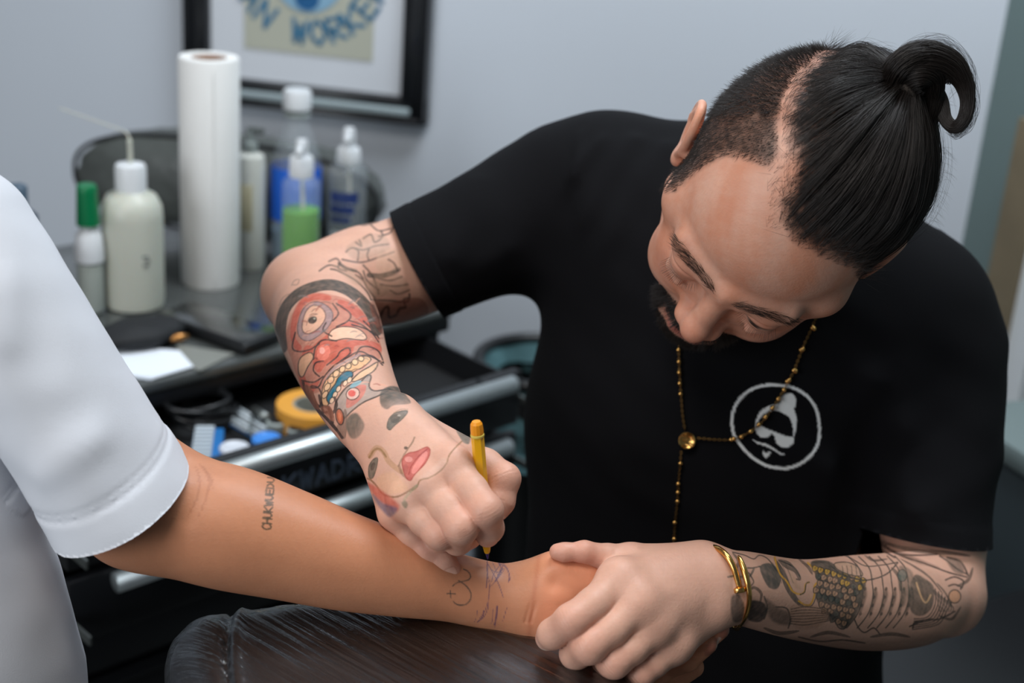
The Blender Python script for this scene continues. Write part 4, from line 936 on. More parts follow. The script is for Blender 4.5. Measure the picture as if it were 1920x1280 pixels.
G_CH = Group(clienthand, PJ((1000, 1080, .9), (1360, 1180, .9), (1150, 1290, .93)), .025)
def crease(p, a, b, w_, amp): d = cap(p, a, b, 0, 0); return amp * np.exp(-(d / w_) ** 2)
CHC = P(-330, 430, .88) + np.array([-.01, .03, .235]); _cf = nrm(P(1000, 1100, .9) - CHC); _cx = nrm(np.cross(_cf, UPW_)); CHR = np.stack([_cx, _cf, np.cross(_cx, _cf)], 1)
def c_head(p):
    q = (p - CHC) @ CHR; d = head_local(q * 1000) * MM
    return smin(d, cap(p, P(-330, 440, .88), CHC - CHR[:, 2] * .05 - CHR[:, 1] * .02, .062, .052), .02)
G_CK = Group(c_head, np.array([CHC, P(-330, 440, .88)]), .13)
def client(p):
    d = pchain(p, CA)
    d = smin(d, pchain(p, CU), .018)
    d = smin(d, G_CH(p), .014)
    d = d + crease(p, P(1012, 1060, .885), P(1006, 1120, .880), .0012, .0006) + crease(p, P(1006, 1120, .880), P(995, 1165, .885), .0014, .0007) + crease(p, P(1000, 1110, .880), P(985, 1165, .885), .0012, .0005)
    d = d + crease(p, P(1042, 1092, .886), P(1086, 1118, .896), .0060, .0026)
    d = d + crease(p, P(352, 862, .862), P(372, 905, .842), .004, .0012) + crease(p, P(372, 905, .842), P(352, 975, .840), .0045, .0009)
    d = smin(d, cap(p, P(-330, 430, .88), P(-320, 1380, .88), .09, .11, TOCAM(0, 900), .6), .03)
    d = smin(d, G_CK(p), .02)
    return d
def client_build():
    lo_, hi_ = bounds([P(-440, 400, .88), P(-440, 1390, .88), CHC + [0, 0, .11], CHC - [.1, .1, 0], CHC + [.1, .1, 0], P(1370, 1180, .93), P(1150, 1320, .93), P(400, 1100, .8), P(100, 500, .8)], .05)
    V, Tr = surface_nets(client, lo_, hi_, .0026); V = project(client, V, 1)
    ax_ = [P(x, y, d) for x, y, d in ((400, 980, .86), (560, 1020, .87), (700, 1060, .88), (830, 1090, .885), (940, 1110, .89), (1050, 1120, .89))]
    tg = lambda p: np.where(near_pts(p, ax_, .048), .0014, np.where(((p - G_CH.c) ** 2).sum(1) < G_CH.r ** 2, .0016, 9.))
    V, Tr = refine_on(client, V, Tr, tg)
    ax2_ = [P(x, y, d) for x, y, d in ((502, 920, .855), (502, 965, .85), (860, 1085, .885), (930, 1090, .89), (925, 1150, .89))]
    V, Tr = refine_on(client, V, Tr, lambda p: np.where(near_pts(p, ax2_, .028), .00044, 9.))
    return V, Tr
Vc, Tc = cached('client', client_build); Nc = vnormals(Vc, Tc)
cc = np.tile(lin((192, 130, 96)), (len(Vc), 1)) * skin_noise(Vc)
pc = PIX(Vc); pal = (sstep(985, 1040, pc[:, 0] + .25 * (pc[:, 1] - 1100)) * .75)[:, None]; cc = cc * (1 - pal) + lin((224, 148, 112)) * pal
wr_ = (.35 * np.exp(-((pc[:, 0] - 1003 + .12 * (pc[:, 1] - 1100)) / 5) ** 2))[:, None]; cc = cc * (1 - wr_) + lin((170, 92, 62)) * wr_
ink_client().bake(Vc, Nc, cc, Vc[:, 2] > 0)
for t_, b_ in (((1359, 1183, .898), (1345, 1180, .898)), ((1334, 1207, .900), (1320, 1204, .900))): nail(Vc, cc, P(*t_), nrm(c2w((.7, -.5, .4))), nrm(P(*t_) - P(*b_)), .003, .004, (150, 90, 76))
_q = (Vc - CHC) @ CHR; _h = (np.linalg.norm(_q, axis=1) < .16) & ((_q[:, 2] > .075) | ((_q[:, 1] < .01) & (_q[:, 2] > -.03) & (np.abs(_q[:, 0]) < .074))); cc[_h] = lin((26, 22, 20))
client_o = empty('person', P(-150, 1300, .88), 'person at the left edge in a white t-shirt, bare forearm laid palm up', 'person')
M_SKIN2 = mat('brown_skin', rough=.44, attr=True, sss=.12, bump=.26, bscale=700, spec=.42, bdist=.0006)
mesh_np('body', Vc, Tc, M_SKIN2, client_o, np.clip(cc, .002, 1))
W1 = smooth_limb((PJ((-84, 456, .842), (0, 584, .844), (84, 710, .849), (155, 822, .855), (220, 930, .862), (282, 1034, .868)), (.0475, .0470, .0450, .0450, .0465, .0480)), 3)
wax = nrm(nrm(P(225, 932, .862) - P(110, 722, .850)) - .42 * c2w((0, 0, 1))); wh = P(222, 934, .862)
WF = [(P(-20, 560, .80), P(20, 800, .80), .016, .0018), (P(30, 420, .80), P(10, 640, .80), .010, .0018), (P(110, 860, .81), P(240, 760, .81), .014, .0022), (P(70, 900, .81), P(180, 830, .81), .010, .0020), (P(150, 590, .81), P(120, 720, .80), .014, .0018), (P(190, 960, .82), P(300, 850, .82), .010, -.0012), (P(60, 1100, .8), P(20, 1280, .8), .015, .003), (P(0, 950, .8), P(60, 1250, .8), .014, .002)]
CFL = TOCAM(0, 900)
def whitet(p):
    return chain(p, PJ((-330, 420, .875), (-330, 800, .875), (-340, 1060, .875), (-322, 1300, .875), (-312, 1500, .875)), (.108, .118, .131, .147, .155), .02, CFL, .62)
def whitef(p):
    a = pchain(p, W1); t_ = whitet(p)
    d = smin(a, t_, .010)
    for f_ in WF: d = d - foldline(p, *f_)
    d = d + .0010 * fbm(p, 13, 9, 2)
    s_ = (p - wh) @ wax; on = (np.abs(a) < .02) & (s_ > -.06)
    return d + on * (.0009 * np.exp(-((s_ + .020) / .0018) ** 2) + .0005 * np.exp(-((s_ + .0245) / .0016) ** 2) - .0006 * sstep(-.021, -.019, s_))
def white_build():
    lo_, hi_ = bounds([P(-830, 200, .88), P(-800, 1440, .88), P(420, 900, .86), P(165, 1300, .8), P(-100, 800, .74), P(-330, 800, 1.02)], .02)
    cuts = [lambda p: np.where((pchain(p, W1) < .012) & (whitet(p) > .004), (p - wh) @ wax, -1.), lambda p: (P(-300, 1500, .875) - p)[:, 2], lambda p: .068 - np.linalg.norm(p - (P(-330, 410, .88) + UPW_ * .075), axis=1)]
    return build_cloth(whitef, cuts, lo_, hi_, .0036, lambda p: np.where(np.abs((p - wh) @ wax + .012) < .03, .0012, 9.))
Vw, Tw = cached('white', white_build)
Vw2, Tw2, _n = shell(whitef, Vw, Tw, .0020)
ws = mesh_np('white_t_shirt', Vw2, Tw2, mat('white_cotton', (206, 209, 216), .9, bump=.3, bscale=1300, spec=.2, sheen=.1, bdist=.0005), client_o)
# the client's trousers, seen only from other sides
cp_ = P(-300, 1500, .875)
def ctrf(p):
    d = cap(p, cp_ + [0, 0, -.02], cp_ + [0, 0, -.12], .13, .13, CFL, .7)
    for s_ in (-1, 1):
        hp = cp_ + np.array([.075 * s_, 0, -.12]); kn = hp + [.02 * s_, .03, -.34]; ft = kn + [0, -.02, -.30]; ft[2] = .05; d = smin(d, smin(cap(p, hp, kn, .085, .062), cap(p, kn, ft, .06, .05), .02), .02)
    return d
def ctr_build(): return surface_nets(ctrf, cp_ * [1, 1, 0] - [.28, .25, .02], np.array([cp_[0] + .28, cp_[1] + .28, cp_[2] + .12]), .011)
Vx, Tx = cached('ctr', ctr_build); mesh_np('trousers', Vx, Tx, mat('blue_denim', (48, 58, 78), .9), client_o)
log('client')
# ---------------------------------------------------------------- hair
M_HAIR = mat('dark_hair', (34, 28, 25), .42, spec=.5); M_HAIR2 = mat('stubble', (38, 31, 27), .5, spec=.3); M_TIE = mat('elastic', (58, 50, 44), .85, bump=.6, bscale=1500)
SC0 = np.array([0, -8, 35.]); SR = np.array([75.5, 91.5, 78.5])
hr = np.random.default_rng(11)
def skull(u):            # point of the skull in a direction u (local mm)
    return SC0 + u * (1 / np.linalg.norm(u / SR, axis=-1, keepdims=True))
def slerp(a, b, t):
    w_ = np.arccos(np.clip((a * b).sum(-1), -1, 1))[..., None]; s_ = np.sin(w_) + 1e-6
    return (np.sin((1 - t) * w_) * a + np.sin(t * w_) * b) / s_
cand = np.where(HD & (longh > .5))[0]
# even out the root density: the mesh is finer on the face side
ar = np.bincount(Tr.ravel(), np.repeat(np.linalg.norm(np.cross(V[Tr[:, 1]] - V[Tr[:, 0]], V[Tr[:, 2]] - V[Tr[:, 0]]), axis=1), 3), len(V))
def pick(mask_idx, n, w_=None):
    p_ = ar[mask_idx] * (1 if w_ is None else w_); p_ = p_ / p_.sum(); return hr.choice(mask_idx, n, p=p_)
# the tie: the scalp point seen at the knot of the topknot
hv = np.where(HD & (longh > .5))[0]; TI = hv[np.argmin(((PIX(V[hv])[:, :2] - [1672, 172]) ** 2).sum(1))]
Tq = Q[TI]; uT = nrm(Tq - SC0); TIE = Tq + uT * 12
def long_strands(n, k=16, lift=(2, 9), frizz=0., length=1., wts=None, roots=None):
    r = pick(cand, n, wts) if roots is None else roots
    q = Q[r]; u = q - SC0; u /= np.linalg.norm(u, axis=1, keepdims=True)
    lay = hr.random(len(r)); out = np.zeros((len(r), k, 3)); ang = np.arccos(np.clip(u @ uT, -1, 1))
    ph = hr.uniform(0, 6.28, len(r)); clump = np.sin(q[:, 0] * .23 + 1) * 1.1 + np.sin(q[:, 0] * .61 + q[:, 2] * .2) * .9 + fbm(q, .06, 8, 2) * 2.2
    side = np.cross(u, uT); side /= np.linalg.norm(side, axis=1, keepdims=True) + 1e-6
    jt = hr.normal(0, 1.0, (len(r), 3))
    for j in range(k):
        t = j / (k - 1) * length; uu = slerp(u, np.broadcast_to(uT, u.shape), t); p = skull(uu)
        base = np.where(ang > .25, lift[0] + (lift[1] - lift[0]) * lay, 2 + 4 * lay)
        off = .3 + base * sstep(0, .32, t + np.zeros(len(r))) * (1 + .12 * clump) + 4 * sstep(.75, 1., t) 
        p = p + uu * off[:, None] + side * ((clump * 1.6 * math.sin(math.pi * t) + frizz * np.sin(9 * t + ph)) * (1 - .4 * t))[:, None] + jt * (.9 * t)
        out[:, j] = p
    return h2w(out * .001)
hair_root = None
big = long_strands(15000, 15, frizz=.35)
hair = hair_obj('swept_back_hair', big, .00011, M_HAIR, person, taper=False)
fly = long_strands(420, 15, lift=(8, 15), frizz=2.2, length=.8)
hair_obj('loose_hair', fly, .00005, M_HAIR, person)
# short hairs at the front hairline and along the parting
edge_i = np.where(HD & (longh > .05) & (longh < .75) & (Q[:, 2] > 20))[0]
def short_strands(idx, n, ln, dirf, k=5, jit=.35, curl=.0, root_up=.2):
    r = hr.choice(idx, n, p=ar[idx] / ar[idx].sum()); q = Q[r]; nn = NB[r] @ HR; d = dirf(q, nn); d = d + hr.normal(0, jit, d.shape) * np.linalg.norm(d, axis=1, keepdims=True); d /= np.linalg.norm(d, axis=1, keepdims=True)
    L_ = (ln[0] + (ln[1] - ln[0]) * hr.random(n))[:, None]; out = np.zeros((n, k, 3))
    for j in range(k):
        t = j / (k - 1); out[:, j] = q + d * L_ * t + nn * (L_ * (root_up * t - curl * t * t)) 
    return h2w(out * .001)
def tang(v):
    def f(q, nn):
        d = np.broadcast_to(np.array(v, float), q.shape); d = d - nn * (d * nn).sum(1)[:, None]; return d / (np.linalg.norm(d, axis=1, keepdims=True) + 1e-6)
    return f
def toTie(q, nn):
    d = Tq - q; d = d - nn * (d * nn).sum(1)[:, None]; return d / np.linalg.norm(d, axis=1, keepdims=True)
hair_obj('hairline_hair', short_strands(edge_i, 1800, (6, 22), toTie, jit=.42, root_up=.18), .00006, M_HAIR, person)
_px = PIX(V); skin_i = np.where(HD & (longh < .08) & (under < .08) & (np.abs(_px[:, 0] - 1468) < 30) & (np.abs(_px[:, 1] - 345) < 85) & (Q[:, 2] > 40))[0]
if len(skin_i): hair_obj('hairline_hair', short_strands(skin_i, 170, (4, 10), toTie, jit=.35, root_up=.12), .00004, M_HAIR2, person)
# clipped side
ui = np.where(HD & (under > .35) & (longh < .3))[0]
def outw(q, nn):
    d = nn * .45 + (np.array([0, .5, -.55]) - nn * (nn @ np.array([0, .5, -.55]))[:, None]); return d
topw = sstep(50, 95, Q[ui, 2])
hair_obj('clipped_side_hair', short_strands(ui, 15000, (2.8, 5.2), outw, 4, jit=.28, root_up=0.1), .000075, M_HAIR2, person)
ut = np.where(HD & (under > .35) & (longh < .3) & (PIX(V)[:, 1] < 215))[0]
hair_obj('clipped_side_hair', short_strands(ut, 6500, (4, 8), outw, 5, jit=.3, root_up=.35, curl=.2), .00008, M_HAIR, person)
# brows, lashes, moustache, goatee
bi = np.where(HD & (brw > .35))[0]
def browd(q, nn):
    d = np.stack([np.sign(q[:, 0]) * 1., -.3 + 0 * q[:, 0], .45 - (np.abs(q[:, 0]) - 10) * .022], 1); d = d - nn * (d * nn).sum(1)[:, None]; return d
hair_obj('eyebrows', short_strands(bi, 620, (5, 9), browd, 5, jit=.16, root_up=.12), .000065, M_HAIR2, person)
ls = []
for sgn in (1, -1):
    for x in np.linspace(19, 44, 34):
        z = -4.5 - .006 * (x - 31) ** 2; y = 75.5 + math.sqrt(max(14.9 ** 2 - (x - 31) ** 2 - z * z, 1)); p0 = np.array([sgn * x, y, z]); d = np.array([sgn * (x - 30) * .05, 1, -.7]) + hr.normal(0, .08, 3)
        ls.append([p0 + d * (6.0 * t) + np.array([0, 0, 2.2]) * t * t for t in np.linspace(0, 1, 5)])
hair_obj('eyelashes', h2w(np.array(ls) * .001), .00008, M_HAIR, person)
mi = np.where(mst & (mus + sdb > .4) & ~(lipm > .5))[0]; gi = np.where(mst & (goat > .35))[0]
hair_obj('moustache', short_strands(mi, 3600, (5, 10), lambda q, nn: tang((0, .25, -1))(q, nn) + np.stack([q[:, 0] * .02, 0 * q[:, 0], 0 * q[:, 0]], 1), 5, jit=.22, root_up=.30, curl=.2), .00010, M_HAIR, person)
hair_obj('goatee', short_strands(gi, 2200, (4, 8), tang((0, .3, -1)), 5, jit=.22, root_up=.35, curl=.15), .00010, M_HAIR, person)
# the topknot: one thick lock folded over, its loop standing open at the right
dT = PIX(h2w(TIE * .001))[2]
def lock(pts, rad, n, k=40, frizz=.0006, twist=1.2, seed=1):
    r_ = np.random.default_rng(seed); c = spline(np.array([P(x, y, dT + z) for x, y, z in pts]), 8); idx = np.linspace(0, len(c) - 1, k)
    C = np.stack([np.interp(idx, np.arange(len(c)), c[:, i]) for i in range(3)], 1); R_ = np.interp(np.linspace(0, 1, k), np.linspace(0, 1, len(rad)), rad)
    T_ = np.gradient(C, axis=0); T_ /= np.linalg.norm(T_, axis=1, keepdims=True); nx = None; out = np.zeros((n, k, 3)); rr = np.sqrt(r_.random(n)); an = r_.uniform(0, 6.28, n); ph = r_.uniform(0, 6.28, n)
    for j in range(k):
        F_ = frame_from(T_[j], nx); nx = F_[:, 0]; a = an + twist * j / k
        out[:, j] = C[j] + (rr * R_[j] * np.cos(a))[:, None] * F_[:, 0] + (rr * R_[j] * np.sin(a))[:, None] * F_[:, 1] + frizz * np.sin(ph + j * .5)[:, None] * F_[:, 0]
    return out
KN = [([(1668, 182, .01), (1674, 148, .0), (1700, 122, -.005), (1742, 110, -.01), (1784, 124, -.01), (1808, 158, -.008), (1814, 196, -.006), (1805, 228, -.004), (1788, 238, 0), (1772, 222, .004), (1760, 192, .008), (1740, 170, .01), (1712, 164, .01)], (.008, .010, .0115, .011, .0085, .0052, .0040, .0040, .0036, .0036, .006, .008, .010), 1400),
      ([(1690, 196, .012), (1702, 158, .0), (1722, 138, -.008), (1744, 146, -.006), (1748, 178, .002), (1744, 210, .008), (1730, 226, .014), (1710, 210, .016)], (.010, .012, .012, .009, .0065, .0065, .007, .009), 1300),
      ([(1672, 170, .0), (1682, 132, -.012), (1712, 106, -.014), (1750, 102, -.012), (1780, 122, -.01), (1770, 150, -.004)], (.006, .008, .009, .008, .006, .006), 500),
      ([(1676, 150, 0), (1700, 95, 0), (1760, 80, 0), (1808, 118, 0), (1825, 175, 0), (1820, 225, 0), (1795, 252, 0), (1780, 240, 0)], (.003, .004, .005, .004, .003, .002, .002, .002), 60)]
for i_, (pts, rad, n_) in enumerate(KN):
    hair_obj('topknot', lock(pts, rad, n_, seed=i_, frizz=.0006 if n_ > 100 else .0018), .00011 if n_ > 100 else .00005, M_HAIR, person, taper=False)
wisp = []
for i_ in range(46):
    a = hr.uniform(-2.6, .9); c0 = np.array([1745 + 62 * math.cos(a), 160 + 78 * math.sin(a)]); ln = hr.uniform(25, 70); d = a + hr.choice([-1, 1]) * hr.uniform(.9, 1.6); pts = [(c0[0] - 25 * math.cos(a) + ln * t * math.cos(d) + 14 * t * t * math.cos(a + 1.5), c0[1] - 25 * math.sin(a) + ln * t * math.sin(d) + 20 * t * t * math.sin(d + 1.3)) for t in np.linspace(0, 1, 9)]
    wisp.append([P(x, y, dT + hr.uniform(-.01, .01) * 0 - .004) for x, y in pts])
for i_ in range(46):     # wisps along the rim of the head
    x = hr.uniform(1480, 1640); y = 92 + abs(x - 1590) * .12; d = hr.uniform(-2.6, -.5); wisp.append([P(x + 26 * t * math.cos(d), y + 8 + 26 * t * math.sin(d) + 16 * t * t, .985) for t in np.linspace(0, 1, 9)])
for i_ in range(40):
    y = hr.uniform(270, 440); x = 1778 - max(0, y - 330) * .32; d = hr.uniform(-.9, 1.2); wisp.append([P(x - 12 + 30 * t * math.cos(d), y + 24 * t * math.sin(d) + 16 * t * t, .97) for t in np.linspace(0, 1, 9)])
hair_obj('wisps', np.array(wisp), .000045, M_HAIR, person)
R_ = frame_from(P(1720, 120, dT) - P(1668, 182, dT + .012)); c_ = P(1690, 158, dT + .002)
tube('hair_tie', [c_ + R_ @ np.array([.0125 * math.cos(a), .0125 * math.sin(a), .002 * math.sin(3 * a)]) for a in np.linspace(0, 6.283, 33)[:-1]], .0028, M_TIE, person, 8, closed=True)
log('hair')
# ---------------------------------------------------------------- the room
TOPP = CAM + A @ np.array([-.376, -.0436, -1.467]); TOP_Z = TOPP[2]
def horiz(v): v = np.array(v, float); v[2] = 0; return nrm(v)
D1 = horiz(c2w((1.1, .308, -1))); D2 = np.array([-D1[1], D1[0], 0])          # along the cart front / into the cart
if D2[1] < 0: D2 = -D2
UPW = np.array([0, 0, 1.])
WD = horiz(c2w((5.67, -(.389 + .074 * 5.67), 1)))                             # along the back wall
WN = np.array([WD[1], -WD[0], 0]);
if WN[1] > 0: WN = -WN                                                         # towards the room
def wall_pt(px, py, off=0.):
    o = P(620, 155, 2.12) ; d = P(px, py, 1.) - CAM; t = ((o - CAM) @ WN) / (d @ WN); return CAM + d * t + WN * off
RW = np.stack([WD, WN, UPW], 1)       # local x along the wall, y out of the wall, z up
if np.linalg.det(RW) < 0: RW = np.stack([-WD, WN, UPW], 1)
M_WALL = mat('wall_paint', (196, 203, 212), .85, var=.015, vscale=3, bump=.08, bscale=300); M_SIDE = mat('side_wall_paint', (104, 122, 122), .8, var=.03, vscale=4)
corner = wall_pt(1850, 215); cz = corner.copy()
def slab(name, p, R, size, m, parent=None, bevel=0., structure=False):
    o = box_obj(name, mat4(R, p), size, m, parent, bevel)
    if structure: o['kind'] = 'structure'
    return o
wc = wall_pt(620, 155); wx = WD if WD[0] > 0 else -WD
cr = (corner - wc) @ wx
slab('wall_back', wc + wx * (cr - 2.2) - WN * .06 + UPW * (1.3 - wc[2]), np.stack([wx, -WN, UPW], 1), (4.4, .12, 2.6), M_WALL, structure=True)
c0 = wc + wx * cr
SD = nrm(wx * .55 + WN * .83)                                                  # the side wall swings towards the camera
SN = np.array([-SD[1], SD[0], 0]); SN = SN if SN @ wx < 0 else -SN
slab('wall_right', c0 + SD * 1.2 - SN * .06 + UPW * (1.3 - c0[2]), np.stack([SD, np.cross(UPW, SD), UPW], 1), (2.4, .12, 2.6), M_SIDE, structure=True)
fl = slab('floor', np.array([0, 1.0, -.03]), np.eye(3), (7, 6, .06), mat('floor_tile', (86, 88, 86), .45, var=.08, vscale=5), structure=True)
def side_pt(px, py, off=.0):
    d = P(px, py, 1.) - CAM; t = ((c0 - CAM) @ SN) / (d @ SN); return CAM + d * t + SN * off
RS = np.stack([SD, np.cross(UPW, SD), UPW], 1)
# a lit opening with a wooden frame low on the side wall, and the bench built against it
q = side_pt(1903, 545, .012); tr = slab('trim_1', q + UPW * .02, RS, (.055, .03, .42), mat('tan_wood', (120, 108, 86), .6, var=.1, vscale=20), structure=True)
q = side_pt(1932, 560, .010); slab('window_1', q, RS, (.075, .02, .55), mat('frosted_pane', (226, 232, 236), .5), structure=True)
bw_ = side_pt(1896, 640); bzz = bw_[2]; fr0 = on_plane(1905, 828, bzz); bwid = abs((fr0 - bw_) @ SN)
SR_ = SN if (CAM - c0) @ SN > 0 else -SN
bcen = bw_ + SR_ * (bwid / 2 + .012); bcen = bcen - SD * ((bcen - c0) @ SD) + SD * 1.05
bench = empty('bench', bcen * [1, 1, 0], 'grey bench built along the side wall at the right edge', 'bench')
slab('bench_top', bcen - UPW * .014, RS, (1.50, bwid, .028), mat('grey_laminate', (112, 126, 126), .55), bench, .006)
slab('bench_front', bcen - UPW * (.028 + (bzz - .03) / 2), RS, (1.48, bwid - .02, bzz - .03), mat('dark_laminate', (52, 62, 66), .6), bench, .004)
log('bench %.2f %.2f' % (bzz, bwid))

# ---------------------------------------------------------------- picture on the wall
M_FRAME = mat('black_frame', (20, 22, 26), .32, coat=.3); M_SILV = mat('silver_fillet', (148, 162, 166), .45, bump=.5, bscale=900); M_MAT = mat('mat_board', (206, 211, 218), .8); M_PAPER = mat('print_paper', (176, 178, 164), .8, var=.03)
BL = wall_pt(357, 180); BR = wall_pt(806, 197); fw = (BR - BL) @ wx; fh = .62
pic = empty('picture_frame', BL + wx * fw / 2 + WN * .004, 'black framed print of blue lettering around a blue emblem, hung on the back wall', 'picture')
RP = np.stack([wx, -WN, UPW], 1); b0 = BL + WN * .012 + UPW * 0
def pp(u, v, o=0.): return b0 + wx * u + UPW * v + WN * o
rw = .040
def moulding(name, a, b):                                     # stepped moulding: two rails with a bead between
    c = (a + b) / 2; L_ = np.linalg.norm(b - a); x = (b - a) / L_; R_ = np.stack([x, -WN, np.cross(x, -WN)], 1)
    bm = bmesh.new(); add_box(bm, mat4(R_, c), (L_, .024, rw), .003); inn = pp(fw / 2, fh / 2) - c; inn -= x * (inn @ x); inn -= WN * (inn @ WN); inn = nrm(inn)
    add_box(bm, mat4(R_, c - inn * (rw * .36) + WN * .012), (L_ - .01, .012, rw * .26), .004); add_box(bm, mat4(R_, c + inn * (rw * .36) + WN * .010), (L_ - .06, .010, rw * .24), .004)
    return bm_obj(name, bm, M_FRAME, pic, angle=40)
for a, b in (((rw / 2 + 0, 0), (rw / 2, fh)), ((fw - rw / 2, 0), (fw - rw / 2, fh)), ((0, rw / 2), (fw, rw / 2)), ((0, fh - rw / 2), (fw, fh - rw / 2))): moulding('moulding', pp(*a), pp(*b))
box_obj('silver_fillet', mat4(RP, pp(fw / 2, rw * .48, .0155)), (fw - .045, .010, .012), M_SILV, pic, .004).__setitem__('label', 'silver fillet along the bottom moulding')
box_obj('mat_board', mat4(RP, pp(fw / 2, fh / 2, -.003)), (fw - .05, .008, fh - .05), M_MAT, pic)
u0 = (wall_pt(465, 50) - BL) @ wx; u1 = (wall_pt(706, 50) - BL) @ wx; v0 = (wall_pt(590, 82) - wall_pt(590, 190))[2] + .0
box_obj('print', mat4(RP, pp((u0 + u1) / 2, v0 + .14, .0016)), (u1 - u0, .002, .28), M_PAPER, pic)
M_BLUE = mat('blue_print', (58, 112, 144), .7); M_DBLUE = mat('deep_blue_print', (16, 88, 140), .6); M_LBLUE = mat('light_blue_print', (130, 170, 196), .7)
ec = pp((u0 + u1) / 2 - .002, v0 + .140, .003); er_ = .125
def letter(ch, ang, h_, w_):
    o = []; cdir = wx * math.cos(ang) + UPW * math.sin(ang); td = wx * -math.sin(ang) + UPW * math.cos(ang)
    for l in GLY[ch]:
        pts = [ec + cdir * (er_ - h_ * y) + td * w_ * (x - .5) for x, y in l]; o.append(pts)
    bm = bmesh.new()
    for pts in o:
        for a, b in zip(pts[:-1], pts[1:]):
            L_ = np.linalg.norm(b - a) + .0035; x = nrm(b - a); add_box(bm, mat4(np.stack([x, WN, np.cross(x, WN)], 1), (a + b) / 2), (L_, .0006, .0062))
    return bm_obj('letter', bm, M_BLUE, pic, smooth=False)
for i, ch in enumerate('SPAN WORKER'):
    if ch != ' ': letter(ch, math.radians(-172 + i * 15.2), .034, .022)
bm = bmesh.new()
def disc(bm, c, ru, rv, n=28):
    vs = [bm.verts.new(tuple(c + wx * ru * math.cos(a) + UPW * rv * math.sin(a))) for a in np.linspace(0, 2 * math.pi, n + 1)[:-1]]; f = bm.faces.new(vs); r = bmesh.ops.extrude_face_region(bm, geom=[f]); bmesh.ops.translate(bm, vec=tuple(WN * .0008), verts=[e for e in r['geom'] if isinstance(e, bmesh.types.BMVert)])
disc(bm, ec + UPW * -.010, .062, .070); bm_obj('emblem_field', bm, M_LBLUE, pic, smooth=False)
bm = bmesh.new(); disc(bm, ec + UPW * -.058 + WN * .001, .0190, .018); add_box(bm, mat4(RP, ec + UPW * .0 + WN * .0014), (.021, .0008, .12)); disc(bm, ec + UPW * .05 + WN * .001, .026, .02); bm_obj('emblem', bm, M_DBLUE, pic, smooth=False)

# ---------------------------------------------------------------- rolling tool cart
M_CART = mat('black_powder_coat', (24, 25, 28), .42, bump=.12, bscale=900); M_INNER = mat('drawer_liner', (17, 18, 20), .8); M_TOP = mat('glossy_dark_top', (70, 73, 72), .16, coat=.5); M_ALU = mat('brushed_aluminium', (196, 204, 206), .38, metal=.75, bump=.2, bscale=500, stretch=(1, 1, 8)); M_STEEL = mat('steel', (120, 124, 122), .35, metal=.8)
B0 = CAM + A @ np.array([-.2786 * 1.3, -.1695 * 1.3, -1.3])              # left end of the lower bar
HB = .078; BL_ = .495
F0 = B0 - D1 * .055 + UPW * .01                                            # left end of the opened drawers' front plane
W_ = .60; DEP = .44; PULL = .185
frontc = lambda u, v, o=0.: F0 + D1 * u + UPW * v + D2 * o                # o goes into the cart
RC = np.stack([D1, D2, UPW], 1)
cart = empty('tool_cart', (frontc(W_ / 2, 0, PULL + DEP / 2)) * [1, 1, 0], 'black metal tool cart with two pulled-out drawers and silver bar handles', 'tool cart')
cz_top = TOP_Z
box_obj('cart_top', mat4(RC, frontc(W_ / 2, cz_top - F0[2] - .006, PULL + DEP / 2 - .002)), (W_ + .02, DEP + .02, .012), M_TOP, cart, .003)
box_obj('rim', mat4(RC, frontc(W_ / 2, cz_top - F0[2] - .022, PULL + .0)), (W_ + .02, .016, .020), M_CART, cart, .004)
zb = .10
for nm, u, o_, sx, sy in (('side_panel', .008, PULL + DEP / 2, .016, DEP), ('side_panel', W_ - .008, PULL + DEP / 2, .016, DEP), ('back_panel', W_ / 2, PULL + DEP - .006, W_, .012)):
    box_obj(nm, mat4(RC, frontc(u, (cz_top - .014 + zb) / 2 - F0[2], o_)), (sx, sy, cz_top - .014 - zb), M_CART, cart, .003)
box_obj('base_panel', mat4(RC, frontc(W_ / 2, zb - F0[2], PULL + DEP / 2)), (W_, DEP, .02), M_CART, cart, .003)
for u in (.05, W_ - .05):
    for o_ in (PULL + .05, PULL + DEP - .05):
        cpt = frontc(u, 0, o_); cpt[2] = .035; ca = lathe('caster', [(.012, -.012), (.034, -.010), (.036, 0), (.034, .010), (.012, .012)], cpt, D1, mat('rubber', (20, 20, 20), .7), cart, 24); tube('caster_fork', [cpt + UPW * .06, cpt + UPW * .03 + D2 * .006, cpt], .006, M_STEEL, ca, 8)
def drawer(z_, pull, h_, open_):
    fz = z_ - F0[2]; d_ = box_obj('drawer', mat4(RC, frontc(W_ / 2, fz, PULL - pull)), (W_ - .036, .014, h_ - .010), M_CART, cart, .004)
    if open_:
        L_ = .36
        for u in (.022, W_ - .022): box_obj('side_wall', mat4(RC, frontc(u, fz - .006, PULL - pull + L_ / 2)), (.004, L_, h_ - .022), M_CART, d_)
        box_obj('tray', mat4(RC, frontc(W_ / 2, fz - h_ / 2 + .026, PULL - pull + L_ / 2)), (W_ - .048, L_, .004), M_INNER, d_)
        for u in (.016, W_ - .016): box_obj('runner', mat4(RC, frontc(u, fz - .004, PULL - pull + .10)), (.003, .30, .010), M_STEEL, d_, .001)
    if not open_:
        box_obj('finger_pull', mat4(RC, frontc(W_ / 2, fz + h_ / 2 - .010, PULL - pull - .010)), (W_ - .06, .012, .006), M_CART, d_, .002); return d_, fz
    hb = frontc(0, fz + .031, PULL - pull - .026); a = hb + D1 * .055; b = a + D1 * BL_
    hd = tube('handle', [a, b], .0098, M_ALU, d_, 20)
    for q_ in (.03, BL_ - .03): tube('handle_post', [a + D1 * q_, a + D1 * q_ + D2 * .028], .005, M_CART, hd, 8)
    return d_, fz
z1 = B0[2] + HB - .031; z2 = B0[2] - .031
